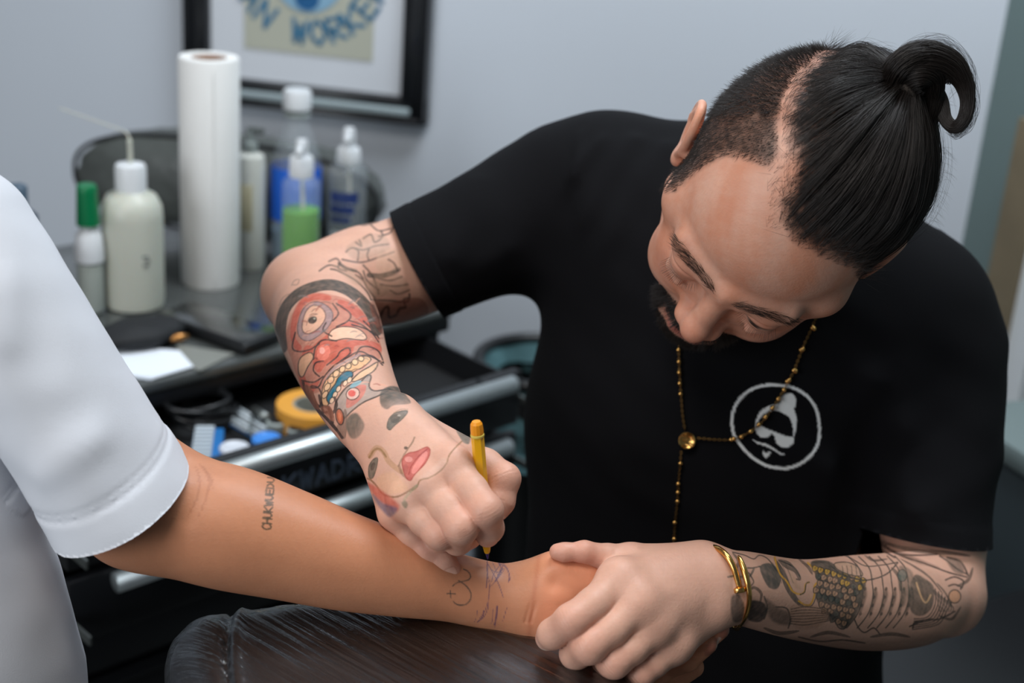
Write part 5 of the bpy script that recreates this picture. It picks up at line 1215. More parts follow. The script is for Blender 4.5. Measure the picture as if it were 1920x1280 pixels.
PULLF = PULL - .026
dr1, fz1 = drawer(z1, PULLF, HB, True); dr2, fz2 = drawer(z2, PULLF, HB, True)
for k_ in range(5): drawer(z2 - HB * (k_ + 1) - .004, .0, HB, False)
# raised lettering on the top drawer's front
GLY['Q'] = GLY['O']
def front_text(txt, u, v, h_, w_, sp, d_, fz, m):
    for i, ch in enumerate(txt):
        if ch == ' ': continue
        bm = bmesh.new()
        for l in GLY[ch]:
            pts = [frontc(u + i * sp + w_ * x, fz + v + h_ * y, PULL - PULLF - .0078) for x, y in l]
            for a, b in zip(pts[:-1], pts[1:]):
                x = nrm(b - a); add_box(bm, mat4(np.stack([x, D2, np.cross(x, D2)], 1), (a + b) / 2), (np.linalg.norm(b - a) + .002, .001, .0030))
        bm_obj('letter', bm, m, d_, smooth=False)
front_text('KWADRON', .252, -.026, .020, .015, .0205, dr1, fz1, mat('grey_blue_lettering', (92, 104, 122), .6))
# what lies in the opened top drawer
trayz = z1 - HB / 2 + .029
def in_dr(px, py, z=None): return on_plane(px, py, trayz if z is None else z)
def lying(name, c, ang, size, m, label, cat, group=None, bevel=.002, parts=None):
    e = empty(name, c, label, cat, group); R_ = np.stack([D1 * math.cos(ang) + D2 * math.sin(ang), -D1 * math.sin(ang) + D2 * math.cos(ang), UPW], 1)
    box_obj('shell', mat4(R_, c + UPW * size[2] / 2), size, m, e, bevel); return e, R_
M_WR = mat('clear_wrap', (190, 200, 206), .25); M_BLK = mat('black_plastic', (22, 23, 25), .35); M_BCARD = mat('blue_card', (22, 108, 176), .5); M_GREYP = mat('pale_grey_plastic', (150, 158, 156), .4)
zz = trayz + .030
c = in_dr(388, 835, zz); e, R_ = lying('blister_pack', c - UPW * .03, .95, (.085, .030, .030), M_BCARD, 'clear ribbed pack with a blue edge beside the white sleeve', 'pack')
for i in range(9): box_obj('rib', mat4(R_, c + R_[:, 0] * (-.036 + i * .009) + R_[:, 1] * .004 + UPW * .002), (.0045, .020, .006), M_WR, e, .0015)
for px, py, mm, lb in ((440, 836, mat('white_lid', (214, 218, 226), .4), 'small round white lidded tub in the drawer'), (500, 819, mat('blue_lid', (66, 138, 222), .4), 'small round blue lidded tub in the drawer')):
    c = in_dr(px, py, trayz + .034); e = empty('tub', c - UPW * .034, lb, 'tub'); lathe('cup', [(.010, -.034), (.0135, -.032), (.0145, -.008)], c, UPW, M_BLK, e, 24); lathe('lid', [(.0150, -.008), (.0155, -.002), (.0140, 0), (.0110, .0006), (.010, -.0004), (.0001, -.0004)], c, UPW, mm, e, 28)
for i in range(5):
    c = in_dr(474 - i * 1.5, 781 + i * 7.6, trayz + .012 + .004 * (i % 2)); dd = nrm(in_dr(510, 806, trayz) - in_dr(437, 764, trayz)); e = empty('needle_cartridge', c - UPW * .004, 'clear sealed cartridge sleeve, %s of the five in the drawer counted from the back' % ('first', 'second', 'third', 'fourth', 'fifth')[i], 'cartridge', 'sealed cartridges in the drawer')
    tube('sleeve', [c - dd * .032, c - dd * .004], .0021, M_WR, e, 8); tube('tube_half', [c + dd * .001, c + dd * .026], .0021, M_WR, e, 8); tube('needle_tip', [c + dd * .026, c + dd * .033], [.0015, .0006], M_STEEL, e, 8); box_obj('paper_backing', mat4(np.stack([dd, np.cross(UPW, dd), UPW], 1), c - UPW * .0026), (.070, .0040, .0006), M_BCARD if i == 4 else M_GREYP, e)
c = in_dr(590, 775, trayz + .022)
tp = empty('tape_roll', c - UPW * .02, 'roll of yellow-orange tape lying in the open drawer behind the tattooed wrist', 'tape')
lathe('tape', [(.024, -.02), (.041, -.02), (.0415, -.018), (.0415, .010), (.041, .012), (.024, .012), (.0235, .010), (.0235, -.018), (.024, -.02)], c, UPW, mat('orange_tape', (224, 158, 62), .45), tp, 40, cap=False); lathe('core', [(.021, -.02), (.0235, -.02), (.0235, .0115), (.021, .0115), (.021, -.02)], c, UPW, mat('pale_card', (150, 150, 140), .8), tp, 40, cap=False)
for i, (px, py, s_) in enumerate(((520, 790, .012), (556, 805, .010), (575, 815, .010))):
    c = in_dr(px, py, trayz + .02); e = empty('spool', c - UPW * .015, ('grey plastic cap left of the orange tape roll', 'small pale cap in front of the orange tape roll', 'small cream cap nearest the bar handle')[i], 'cap'); lathe('shell', [(s_ * .8, -.015), (s_, -.012), (s_, 0), (s_ * .7, .002)], c, UPW, (M_GREYP, M_GREYP, mat('cream_plastic', (196, 186, 164), .5))[i], e, 20); lathe('rim', [(s_ * .75, .0015), (s_ * .75, .003), (s_ * .5, .003)], c, UPW, M_BLK, e, 20)
c = in_dr(380, 770, trayz + .02)
def coil(n, r, seed):
    r_ = np.random.default_rng(seed); return [c + D1 * (r * math.cos(t * .9) * (1 + .25 * math.sin(t * .37))) + D2 * (r * .8 * math.sin(t * .9)) + UPW * (.012 * math.sin(t * .53) + .004) for t in np.linspace(0, n, 140)]
cb = empty('cable_bundle', c - UPW * .02, 'dark coiled cable lying at the back of the open top drawer', 'cable'); tube('cable', coil(34, .034, 1), .0030, M_BLK, cb, 8); tube('plug', [c + D1 * .045 - D2 * .03, c + D1 * .045 - D2 * .055], .0055, M_STEEL, cb, 10)
log('cart')
# ---------------------------------------------------------------- things standing on the cart
def bpt(px, py): return on_plane(px, py, TOP_Z)
def h_at(base, py):                                             # height above a base point that reaches image row py
    lo_, hi_ = 0, 1.
    for _ in range(40):
        m = (lo_ + hi_) / 2
        if PIX(base + UPW * m)[1] > py: lo_ = m
        else: hi_ = m
    return lo_
def r_at(base, half): return half * PIX(base + UPW * .1)[2] / F_PX
def clearm(name, col, a=.35, rough=.08):
    if name in MATS: return MATS[name]
    m = bpy.data.materials.new(name); m.use_nodes = True; nt = m.node_tree; b = nt.nodes['Principled BSDF']
    b.inputs['Base Color'].default_value = (*srgb(col), 1); b.inputs['Roughness'].default_value = rough; b.inputs['Alpha'].default_value = a; b.inputs['Coat Weight'].default_value = .3
    MATS[name] = m; return m
M_WPL = mat('white_plastic', (214, 217, 220), .35); M_NAT = mat('milky_plastic', (190, 192, 180), .4, sss=.2); M_CLR = clearm('clear_plastic', (206, 216, 222), .17); M_CLR2 = clearm('clear_plastic_thin', (214, 224, 230), .15)
M_GREEN = mat('green_cap', (0, 112, 66), .4); M_LIQ = mat('green_soap', (112, 186, 44), .2, trans=.25, ior=1.34); M_NAVY = mat('navy_label', (40, 58, 112), .5); M_BLAB = mat('blue_label', (20, 92, 198), .45); M_REDL = mat('red_label', (206, 54, 50), .5)
# paper towel roll
b = bpt(395, 527); r = r_at(b, 55); H = h_at(b, 106)
e = empty('paper_towel_roll', b, 'tall white roll of paper towel standing on the cart', 'paper towel')
M_TOW = mat('towel_paper', (228, 228, 226), .9, bump=.7, bscale=420, bdist=.0012)
lathe('paper', [(r * .60, H - .001), (r * .62, H), (r * .96, H), (r, H - .003), (r, .003), (r * .97, 0), (r * .6, 0), (r * .60, H - .001)], b, UPW, M_TOW, e, 56, cap=False)
lathe('cardboard_core', [(r * .60, 0), (r * .60, H - .002), (r * .56, H - .002), (r * .56, 0), (r * .60, 0)], b, UPW, mat('cardboard', (150, 102, 66), .85), e, 40, cap=False)
tube('sheet_edge', [b + UPW * h + frame_from(UPW)[:, 0] * 0 + nrm((CAM - b) * [1, 1, 0] + wx * .3) * (r + .0002) for h in np.linspace(.004, H - .006, 24)], .0006, M_TOW, e, 6)
# wash bottle with an angled tube
b = bpt(252, 572); r = r_at(b, 57); hs = h_at(b, 372); hc = h_at(b, 345); ht = h_at(b, 308)
e = empty('wash_bottle', b, 'squat milky squeeze bottle with a thin upright spout beside the towel roll', 'bottle')
lathe('body', [(r * .8, 0), (r * .97, .003), (r, .012), (r, hs - .02), (r * .97, hs - .008), (r * .8, hs + .004), (r * .5, hs + .010), (r * .42, hc)], b, UPW, M_NAT, e, 48)
lathe('screw_cap', [(r * .50, hc - .014), (r * .50, ht - .004), (r * .46, ht), (r * .2, ht + .002)], b, UPW, M_WPL, e, 32)
nz = b + UPW * ht; tube('spout', spline([nz, nz + UPW * .022, nz + UPW * .036 - wx * .004, nz + UPW * .043 - wx * .03, nz + UPW * .055 - wx * .085], 8), [.0028] * 12 + [.0012] * 5 + [.0007] * 16, M_NAT, e, 10)
for i_, (du, dv) in enumerate(((.012, .05), (.015, .045), (.012, .040))):
    nn_ = nrm((CAM - b) * [1, 1, 0]); sd_ = np.cross(UPW, nn_); p_ = b + nn_ * math.sqrt(r * r - du * du) + sd_ * du + UPW * (dv + .02); box_obj('mark', mat4(np.stack([sd_, nn_, UPW], 1), p_), (.010 - .003 * (i_ == 1), .001, .003), mat('grey_print', (120, 122, 118), .6), e)
# green capped dropper bottle
b = bpt(172, 586); r = r_at(b, 27); h1_ = h_at(b, 487); h2_ = h_at(b, 430); h3_ = h_at(b, 420); h4_ = h_at(b, 346)
e = empty('dropper_bottle', b, 'slim clear bottle with a tall green cap, leftmost of the bottles', 'bottle')
lathe('body', [(r * .8, 0), (r, .004)] + [(r * (1 - .045 * (i % 2)), .008 + (h1_ - .016) * i / 8) for i in range(9)] + [(r, h1_)], b, UPW, M_CLR, e, 36)
lathe('liquid', [(r * .8, .003), (r * .9, .006), (r * .88, h1_ * .96)], b, UPW, mat('milky_liquid', (176, 182, 170), .3), e, 32)
lathe('shoulder', [(r * 1.02, h1_), (r * 1.02, h1_ + .01), (r * .9, h2_ - .006), (r * .62, h2_), (r * .6, h3_)], b, UPW, M_WPL, e, 36)
lathe('cap', [(r * .82, h3_), (r * .80, h3_ + .002)] + [(r * (.80 - .012 * i + .012 * (i % 2)), h3_ + .003 + (h4_ - h3_ - .006) * i / 9) for i in range(10)] + [(r * .60, h4_)], b, UPW, M_GREEN, e, 36)
# white bottle behind the towel roll
b = bpt(470, 500); r = r_at(b, 27); H = h_at(b, 285)
e = empty('spray_bottle', b, 'narrow white bottle with a grey nozzle right behind the towel roll', 'bottle')
lathe('body', [(r * .9, 0), (r, .004), (r, H - .014), (r * .9, H - .004), (r * .45, H)], b, UPW, mat('ivory_plastic', (204, 205, 198), .4), e, 36)
lathe('nozzle', [(r * .45, H), (r * .48, H + .012), (r * .30, H + .014), (r * .26, H + .030)], b, UPW, M_GREYP, e, 20); box_obj('trigger', mat4(RP, b + UPW * (H + .028) + wx * .006), (.022, .008, .008), M_STEEL, e, .002)
box_obj('label', mat4(RP, b + UPW * H * .55 + WN * (r - .001)), (r * 1.0, .002, H * .4), mat('cream_label', (188, 180, 150), .6), e, .0005)
# big clear bottle with blue label
b = bpt(553, 492); r = r_at(b, 47); ys = [h_at(b, y) for y in (400, 312, 290, 212, 203, 168)]
e = empty('water_bottle', b, 'large clear bottle with white cap and bright blue label, tallest of the bottles', 'bottle')
lathe('body', [(r * .85, 0), (r, .006), (r, ys[0]), (r * .98, ys[1]), (r * .92, ys[2]), (r * .62, ys[2] + (ys[3] - ys[2]) * .55), (r * .42, ys[3] - .006), (r * .42, ys[3])], b, UPW, M_CLR2, e, 48)
lathe('water', [(r * .8, .004), (r * .93, .008), (r * .93, ys[0] * .7)], b, UPW, clearm('bluish_water', (120, 150, 170), .55), e, 40)
lathe('label', [(r * 1.01, ys[0] - .004), (r * 1.012, ys[0]), (r * 1.005, ys[1]), (r * .99, ys[1] + .002)], b, UPW, M_BLAB, e, 48, cap=False)
lathe('cap', [(r * .55, ys[4]), (r * .56, ys[5] - .004), (r * .50, ys[5]), (r * .1, ys[5] + .0005)], b, UPW, M_WPL, e, 32)
lathe('neck_ring', [(r * .42, ys[3] - .004), (r * .52, ys[3] - .003), (r * .52, ys[3]), (r * .42, ys[3] + .001)], b, UPW, M_GREYP, e, 32)
# pump bottles
def pump_bottle(px, py, half, ytop, ycol, ypump, ylev, m, lm, label, extra=None):
    b = bpt(px, py); r = r_at(b, half); H = h_at(b, ytop); hc_ = h_at(b, ycol); hp = h_at(b, ypump); e = empty('pump_bottle', b, label, 'bottle', None)
    lathe('body', [(r * .86, 0), (r, .005), (r, H - .012), (r * .94, H - .004), (r * .55, H + .002)], b, UPW, m, e, 44)
    if ylev: hl = h_at(b, ylev); lathe('liquid', [(r * .84, .003), (r * .95, .007), (r * .95, hl), (r * .1, hl + .0005)], b, UPW, lm, e, 44)
    lathe('collar', [(r * .62, H + .001), (r * .64, H + .004), (r * .60, hc_ - .003), (r * .52, hc_), (r * .2, hc_)], b, UPW, M_WPL, e, 32)
    lathe('pump', [(r * .30, hc_), (r * .32, hc_ + .004), (r * .34, hp - .008), (r * .26, hp)], b, UPW, M_WPL, e, 28)
    tube('spout', [b + UPW * (hp - .006), b + UPW * (hp - .005) + nrm(WN + wx * .25) * .030, b + UPW * (hp - .010) + nrm(WN + wx * .25) * .036], .0035, M_WPL, e, 10); tube('dip_tube', [b + UPW * hc_, b + UPW * .01 + wx * .006], .0022, M_NAT, e, 8)
    return e, b, r
pump_bottle(562, 538, 36, 332, 292, 262, 392, M_CLR, M_LIQ, 'clear pump bottle half full of bright green soap')
e, b, r = pump_bottle(648, 500, 36, 306, 276, 240, None, M_CLR, None, 'clear pump bottle with navy lettering beside the green soap')
def wrap(name, y0, y1, w0, w1, m):
    h0, h1_ = h_at(b, y0), h_at(b, y1); n_ = nrm((CAM - b) * [1, 1, 0]); s_ = np.cross(UPW, n_) ; s_ = s_ if s_ @ wx > 0 else -s_; Vv = []; Fv = []
    for j, h in enumerate((h0, h1_)):
        for i in range(13):
            a = w0 + (w1 - w0) * i / 12; Vv.append(b + (n_ * math.cos(a) + s_ * math.sin(a)) * (r + .0008) + UPW * h)
    for i in range(12): Fv.append((i, i + 1, 14 + i, 13 + i))
    me = bpy.data.meshes.new(name); me.from_pydata([tuple(v) for v in Vv], [], Fv); link(name, me, m, e)
for y0, y1, a0, a1 in ((372, 352, -.95, .55), (392, 376, -.95, .35), (408, 398, -.9, .2)): wrap('lettering', y0, y1, a0, a1, M_NAVY)
wrap('red_mark', 465, 445, -.75, -.2, M_REDL); wrap('white_label', 445, 425, -.9, .6, M_WPL)
b = bpt(48, 620); e = empty('ink_bottle', b, 'dark blue bottle mostly hidden behind the white t-shirt shoulder', 'bottle')
hk = h_at(b, 388); lathe('body', [(.018, 0), (.020, .004), (.020, hk - .01), (.010, hk)], b, UPW, mat('slate_blue_plastic', (52, 66, 84), .4), e, 28); lathe('cap', [(.0105, hk), (.0105, h_at(b, 350)), (.008, h_at(b, 346))], b, UPW, mat('slate_cap', (70, 88, 104), .4), e, 24)
# padded grey headrest lying behind the bottles
pc_ = bpt(410, 452); pc_ = pc_ + UPW * .070 - WN * .045; HWd = .216
def padf(p):
    q = (p - pc_) @ np.stack([wx, -WN, UPW], 1); r_ = np.array([HWd, .055, .066]); k0 = ((np.abs(q / r_) ** 2.6).sum(1)) ** (1 / 2.6); d = (k0 - 1) * .060
    return d - .003 * np.exp(-((np.abs(q[:, 1]) - .030) / .004) ** 2) + .0022 * fbm(p, 9, 12, 3)
Vp, Tp = surface_nets(padf, pc_ - .24, pc_ + .24, .006)
e = empty('headrest_cushion', pc_ - UPW * .065, 'dark grey rounded cushion under clear film behind the row of bottles', 'cushion')
mesh_np('cushion', Vp, Tp, mat('grey_vinyl', (78, 82, 80), .42, var=.25, vscale=14, bump=.4, bscale=40, bdist=.004), e)
tube('piping', [pc_ + wx * (HWd * math.copysign(abs(math.cos(a)) ** (2 / 2.6), math.cos(a))) + UPW * (.065 * math.copysign(abs(math.sin(a)) ** (2 / 2.6), math.sin(a))) + WN * .030 for a in np.linspace(0, 2 * math.pi, 61)[:-1]], .003, mat('black_vinyl', (24, 25, 27), .4), e, 8, closed=True)
# tablet, pouch, paper
A_, B_, C_, D_ = [on_plane(*q, TOP_Z + .014) for q in ((352, 558), (522, 616), (455, 652), (308, 592))]
ux_ = nrm(B_ - A_); cc_ = (A_ + B_ + C_ + D_) / 4; cc_[2] = TOP_Z + .008; uy_ = np.cross(UPW, ux_); Lx = np.linalg.norm(B_ - A_); Ly = abs((D_ - A_) @ uy_)
e = empty('tablet', cc_ - UPW * .008, 'black phone-shaped tablet lying face up in front of the towel roll', 'tablet'); RT = np.stack([ux_, uy_, UPW], 1)
box_obj('case', mat4(RT, cc_), (Lx, Ly, .013), M_BLK, e, .004, 3); box_obj('screen', mat4(RT, cc_ + UPW * .0068), (Lx * .92, Ly * .88, .0012), mat('dark_glass', (40, 41, 40), .12, coat=1.), e, .0004)
pch = on_plane(262, 622, TOP_Z + .014); pch[2] = TOP_Z + .014
def pouchf(p):
    q = (p - pch) @ RC; return ell(q, (0, 0, 0), (.052, .034, .0145)) + .0015 * fbm(p, 20, 3, 2) - .0016 * np.exp(-(q[:, 1] / .003) ** 2)
Vq, Tq_ = surface_nets(pouchf, pch - .08, pch + .08, .003); e = empty('zip_pouch', pch - UPW * .014, 'black soft pouch with a brass tipped cord beside the tablet', 'pouch'); mesh_np('pouch', Vq, Tq_, mat('black_cloth', (22, 24, 27), .7, bump=.3, bscale=700), e)
g0 = on_plane(318, 634, TOP_Z + .010); tube('cord', spline([pch + D1 * .03 + UPW * .008, pch + D1 * .045 - D2 * .01, g0], 8), .003, M_BLK, e, 8); M_BRS = mat('brass', (190, 134, 78), .3, metal=.9); tube('brass_tip', [g0, g0 + D1 * .012 - D2 * .004, g0 + D1 * .020 - D2 * .006], [.0045, .0045, .0025], M_BRS, e, 14)
pp_ = [on_plane(*q, TOP_Z + .0012) for q in ((215, 650), (330, 660), (357, 690), (283, 712), (228, 705))]
e = empty('paper_sheet', sum(pp_) / 5 - UPW * .001, 'white sheet of paper at the front edge of the cart top', 'paper'); bm = bmesh.new()
for k_ in range(3):
    f_ = bm.faces.new([bm.verts.new(tuple(q + UPW * .0006 * k_ + D1 * .002 * k_)) for q in pp_])
bm_obj('sheet', bm, mat('white_paper', (232, 238, 246), .7), e, smooth=False)
e2 = empty('top_reflection_patch', on_plane(385, 668, TOP_Z), 'pale grey flat patch painting a reflection on the cart top beside the tablet', 'pad'); q_ = [on_plane(*q, TOP_Z + .002) for q in ((330, 645), (440, 662), (375, 694), (352, 684))]  # flat patch painting the grey reflection on the cart top
bm = bmesh.new(); f_ = bm.faces.new([bm.verts.new(tuple(q)) for q in q_]); r_ = bmesh.ops.extrude_face_region(bm, geom=[f_]); bmesh.ops.translate(bm, vec=(0, 0, -.0016), verts=[v for v in r_['geom'] if isinstance(v, bmesh.types.BMVert)]); bm_obj('pad', bm, mat('reflection_grey', (128, 130, 124), .5), e2, smooth=False)

# ---------------------------------------------------------------- bin with a teal liner and black arm behind the artist
cbn = P(1010, 820, 1.9); cbn[2] = 0
e = empty('waste_bin', cbn, 'round black rimmed bin with a teal plastic liner, behind the drawer handles', 'bin')
zr = P(990, 655, 1.9)[2]; rb = .085
lathe('bucket', [(rb * .8, 0), (rb * .82, .01), (rb, zr - .02)], cbn, UPW, M_BLK, e, 40, cap=False)
tube('rim', [cbn + UPW * zr + np.array([rb * 1.03 * math.cos(a), rb * 1.03 * math.sin(a), 0]) for a in np.linspace(0, 2 * math.pi, 49)[:-1]], .008, M_BLK, e, 12, closed=True)
M_TEAL = mat('teal_liner', (92, 128, 134), .3, coat=.4, var=.35, vscale=12, bump=.6, bscale=30, bdist=.006)
def linerf(ht, ph): return [(rb * (1.05 + .05 * math.sin(k * 1.7 + ph)), zr - k * ht / 8) for k in range(9)]
ln = lathe('liner', [(rb * .9, zr - .03), (rb * .98, zr + .004), (rb * 1.08, zr + .006)] + linerf(.12, .5), cbn, UPW, M_TEAL, e, 60, cap=False)
me = ln.data; co_ = np.zeros(len(me.vertices) * 3); me.vertices.foreach_get('co', co_); co_ = co_.reshape(-1, 3); q_ = co_ - cbn; an_ = np.arctan2(q_[:, 1], q_[:, 0]); co_[:, :2] += q_[:, :2] * (.05 * np.sin(an_ * 7 + q_[:, 2] * 20) * (q_[:, 2] < zr - .004))[:, None]; me.vertices.foreach_set('co', co_.ravel()); me.update()
# ---------------------------------------------------------------- armrest wrapped in film
ztop = P(700, 1165, .895)[2] - .002
cl = on_plane(304, 1138, ztop); Ld = nrm(np.array([1, .40, 0])); Wd = np.array([Ld[1], -Ld[0], 0]); Wd = Wd if Wd[1] < 0 else -Wd
AL_, AW_, AH_ = .27, .25, .10
arc = cl + Ld * AL_ / 2 + Wd * AW_ / 2 - UPW * AH_ / 2; RAr = np.stack([Ld, Wd, UPW], 1)
def rbox(q, b_, r_):
    d = np.abs(q) - (np.array(b_) - r_); return np.linalg.norm(np.maximum(d, 0), axis=1) + np.minimum(d.max(1), 0) - r_
def restf(p, o=0.):
    q = (p - arc) @ RAr; d = rbox(q, (AL_ / 2, AW_ / 2, AH_ / 2), .030) - o
    s_ = q[:, 0] + AL_ / 2 - .024 - .010 * (q[:, 1] / .085) ** 2
    return d + .0030 * np.exp(-(s_ / .0022) ** 2) - .0022 * np.exp(-((s_ - .006) / .0035) ** 2) - .003 * np.exp(-(q[:, 0] / .16) ** 2) * 0 + .0010 * fbm(p, 14, 21, 2) * (o == 0)
lo_, hi_ = arc - .30, arc + .30; lo_[2] = arc[2] - .08; hi_[2] = arc[2] + .08
def rest_build(): return surface_nets(restf, lo_, hi_, .0030)
Vr, Tr_ = cached('rest', rest_build)
rest = empty('armrest', arc * [1, 1, 0], 'black leather armrest pad wrapped in wrinkled clear film under the bare forearm', 'armrest')
mesh_np('pad', Vr, Tr_, mat('black_leather', (20, 20, 22), .38, bump=.25, bscale=1100, bdist=.0005), rest)
def filmf(p):
    q = (p - arc) @ RAr; dg = q[:, 0] * .5 + q[:, 1] * .85; return restf(p, .0022) - .0013 * np.abs(fbm(np.stack([q[:, 0] * .85 - q[:, 1] * .5 + q[:, 2] * .3, dg * .10, q[:, 2] * .15], 1), 30, 5, 3))
def film_build():
    V_, T_ = surface_nets(filmf, lo_, hi_, .0030); V_ = project(filmf, V_, 1); return V_, T_
Vf, Tf = cached('film', film_build)
mf = bpy.data.materials.new('clear_film'); mf.use_nodes = True; nt = mf.node_tree; N_ = nt.nodes; N_.remove(N_['Principled BSDF']); L_ = nt.links
tr_ = N_.new('ShaderNodeBsdfTransparent'); gl = N_.new('ShaderNodeBsdfGlossy'); gl.inputs['Roughness'].default_value = .2; gl.inputs['Color'].default_value = (.95, .97, 1, 1); mxs = N_.new('ShaderNodeMixShader'); lw = N_.new('ShaderNodeLayerWeight'); lw.inputs[0].default_value = .22
tcx = N_.new('ShaderNodeTexCoord'); mp = N_.new('ShaderNodeMapping'); mp.inputs['Scale'].default_value = (110, 5, 14); nz_ = N_.new('ShaderNodeTexNoise'); nz_.inputs['Scale'].default_value = 1.6; nz_.inputs['Detail'].default_value = 6; bpn = N_.new('ShaderNodeBump'); bpn.inputs['Strength'].default_value = .9; bpn.inputs['Distance'].default_value = .004
vr = N_.new('ShaderNodeVectorRotate'); vr.rotation_type = 'Z_AXIS'; vr.inputs['Angle'].default_value = math.radians(-52.3); L_.new(tcx.outputs['Object'], vr.inputs['Vector']); L_.new(vr.outputs[0], mp.inputs[0]); L_.new(mp.outputs[0], nz_.inputs['Vector']); L_.new(nz_.outputs['Fac'], bpn.inputs['Height']); L_.new(bpn.outputs[0], gl.inputs['Normal']); L_.new(bpn.outputs[0], lw.inputs['Normal'])
ad = N_.new('ShaderNodeMath'); ad.operation = 'MULTIPLY_ADD'; ad.inputs[1].default_value = .8; ad.inputs[2].default_value = .10; L_.new(lw.outputs['Fresnel'], ad.inputs[0]); L_.new(ad.outputs[0], mxs.inputs[0]); L_.new(tr_.outputs[0], mxs.inputs[1]); L_.new(gl.outputs[0], mxs.inputs[2]); L_.new(mxs.outputs[0], N_['Material Output'].inputs[0])
mesh_np('plastic_film', Vf, Tf, mf, rest)
post = arc.copy(); post[2] = 0; zt_ = arc[2] - AH_ / 2
lathe('post', [(.16, 0), (.16, .015), (.03, .03), (.022, .05), (.022, zt_ - .01), (.06, zt_ - .002), (.06, zt_ + .01)], post, UPW, M_BLK, rest, 32)
# ---------------------------------------------------------------- low black couch corner at the lower right, stool under the artist
k0_ = on_plane(1830, 1245, .50)
e = empty('couch', k0_ * [1, 1, 0], 'low black padded couch at the lower right corner', 'couch'); RK = np.stack([nrm(np.array([.85, .5, 0])), nrm(np.array([-.5, .85, 0])), UPW], 1); log('couch ' + str(k0_))
box_obj('cushion', mat4(RK, k0_ + RK[:, 0] * .02 - UPW * .04 - RK[:, 1] * .08), (.34, .34, .10), mat('black_vinyl', (24, 25, 27), .4), e, .02, 4); box_obj('base', mat4(RK, k0_ + RK[:, 0] * .02 - RK[:, 1] * .08 - UPW * .295), (.30, .30, .40), M_CART, e, .01)
sp = P(1318, 1640, 1.22); sp = np.array([sp[0], sp[1], 0]); ssz = P(1318, 1640, 1.22)[2] - .10
e = empty('stool', sp, 'black round swivel stool under the seated artist', 'stool')
lathe('seat', [(.05, ssz - .06), (.17, ssz - .055), (.18, ssz - .03), (.17, ssz), (.05, ssz + .004)], sp, UPW, mat('black_vinyl', (24, 25, 27), .4), e, 40); lathe('column', [(.03, .06), (.03, ssz - .06)], sp, UPW, M_STEEL, e, 24)
for k_ in range(5):
    a = k_ * 2 * math.pi / 5; q_ = sp + np.array([.17 * math.cos(a), .17 * math.sin(a), 0]); lg = tube('leg', [sp + UPW * .08, q_ + UPW * .055], [.018, .012], M_STEEL, e, 10); lathe('caster', [(.008, -.010), (.026, -.008), (.026, .008), (.008, .010)], q_ + UPW * .027, np.array([-math.sin(a), math.cos(a), 0]), mat('rubber', (20, 20, 20), .7), lg, 20)
log('things')
# ---------------------------------------------------------------- pen
M_PEN = mat('yellow_translucent_plastic', (226, 168, 20), .22, sss=.25, coat=.4); M_PCAP = mat('orange_plastic', (236, 150, 30), .35); M_INK = mat('purple_ink_tip', (52, 40, 96), .4)
pa, pb = P(893, 791, .860), P(914, 1041, .893); pd = nrm(pb - pa); pl = np.linalg.norm(pb - pa)
pen = empty('pen', pb, 'yellow translucent marker pen with an orange end held between finger and thumb', 'pen')
RPn = frame_from(pd, nrm(CAM - pa)); 
def hexlathe(name, prof, m, n=6): return lathe(name, prof, pa, pd, m, pen, n, angle=20)
hexlathe('barrel', [(.0036, .0045), (.0040, .0055), (.0040, pl - .021), (.0041, pl - .020)], M_PEN); hexlathe('end_cap', [(.0026, -.0005), (.0037, .0012), (.0040, .0045), (.0040, .0075), (.0037, .0078)], M_PCAP, 12)
hexlathe('collar', [(.0040, .0078), (.0043, .0082), (.0043, .0092), (.0040, .0096)], mat('clear_yellow', (214, 190, 90), .2), 20); hexlathe('cone', [(.0041, pl - .020), (.0042, pl - .0185), (.0034, pl - .011), (.0020, pl - .003), (.0016, pl - .002)], M_PEN, 20)
hexlathe('nib', [(.0014, pl - .003), (.0010, pl), (.0004, pl + .0025)], M_INK, 12); tube('ink_tube', [pa + pd * .012, pa + pd * (pl - .022)], .0016, mat('ink_refill', (196, 120, 10), .3), pen, 8)
# ---------------------------------------------------------------- necklace and bangle
M_GOLD = mat('gold', (220, 170, 98), .22, metal=1.); M_GOLD2 = mat('gold_chain', (130, 100, 56), .4, metal=1.)
LOGO = lambda x, y: (1220 + x / 2.782, 600 + y / 2.782)
HITC = {}
def on_shirt(px, py, off=.0035): return hit(shirtf, px, py, .9, 1.6, off)
left = [(1272, 632), (1273, 680), (1275, 715), (1277, 745), (1280, 780), (1284, 806)]; drop = [(1277, 846), (1275, 872), (1272, 905), (1270, 940), (1267, 965), (1265, 990), (1263, 1015), (1258, 1032)]
right = [(1308, 821), (1340, 824), (1372, 824), (1392, 817), (1408, 808), (1424, 796), (1436, 782), (1449, 764), (1460, 747), (1470, 730), (1480, 712), (1489, 694), (1499, 668), (1506, 650), (1516, 628), (1524, 610), (1532, 590)]
neckl = empty('necklace', on_shirt(1289, 826), 'gold beaded rosary necklace with a round medal hanging over the black t-shirt', 'necklace')
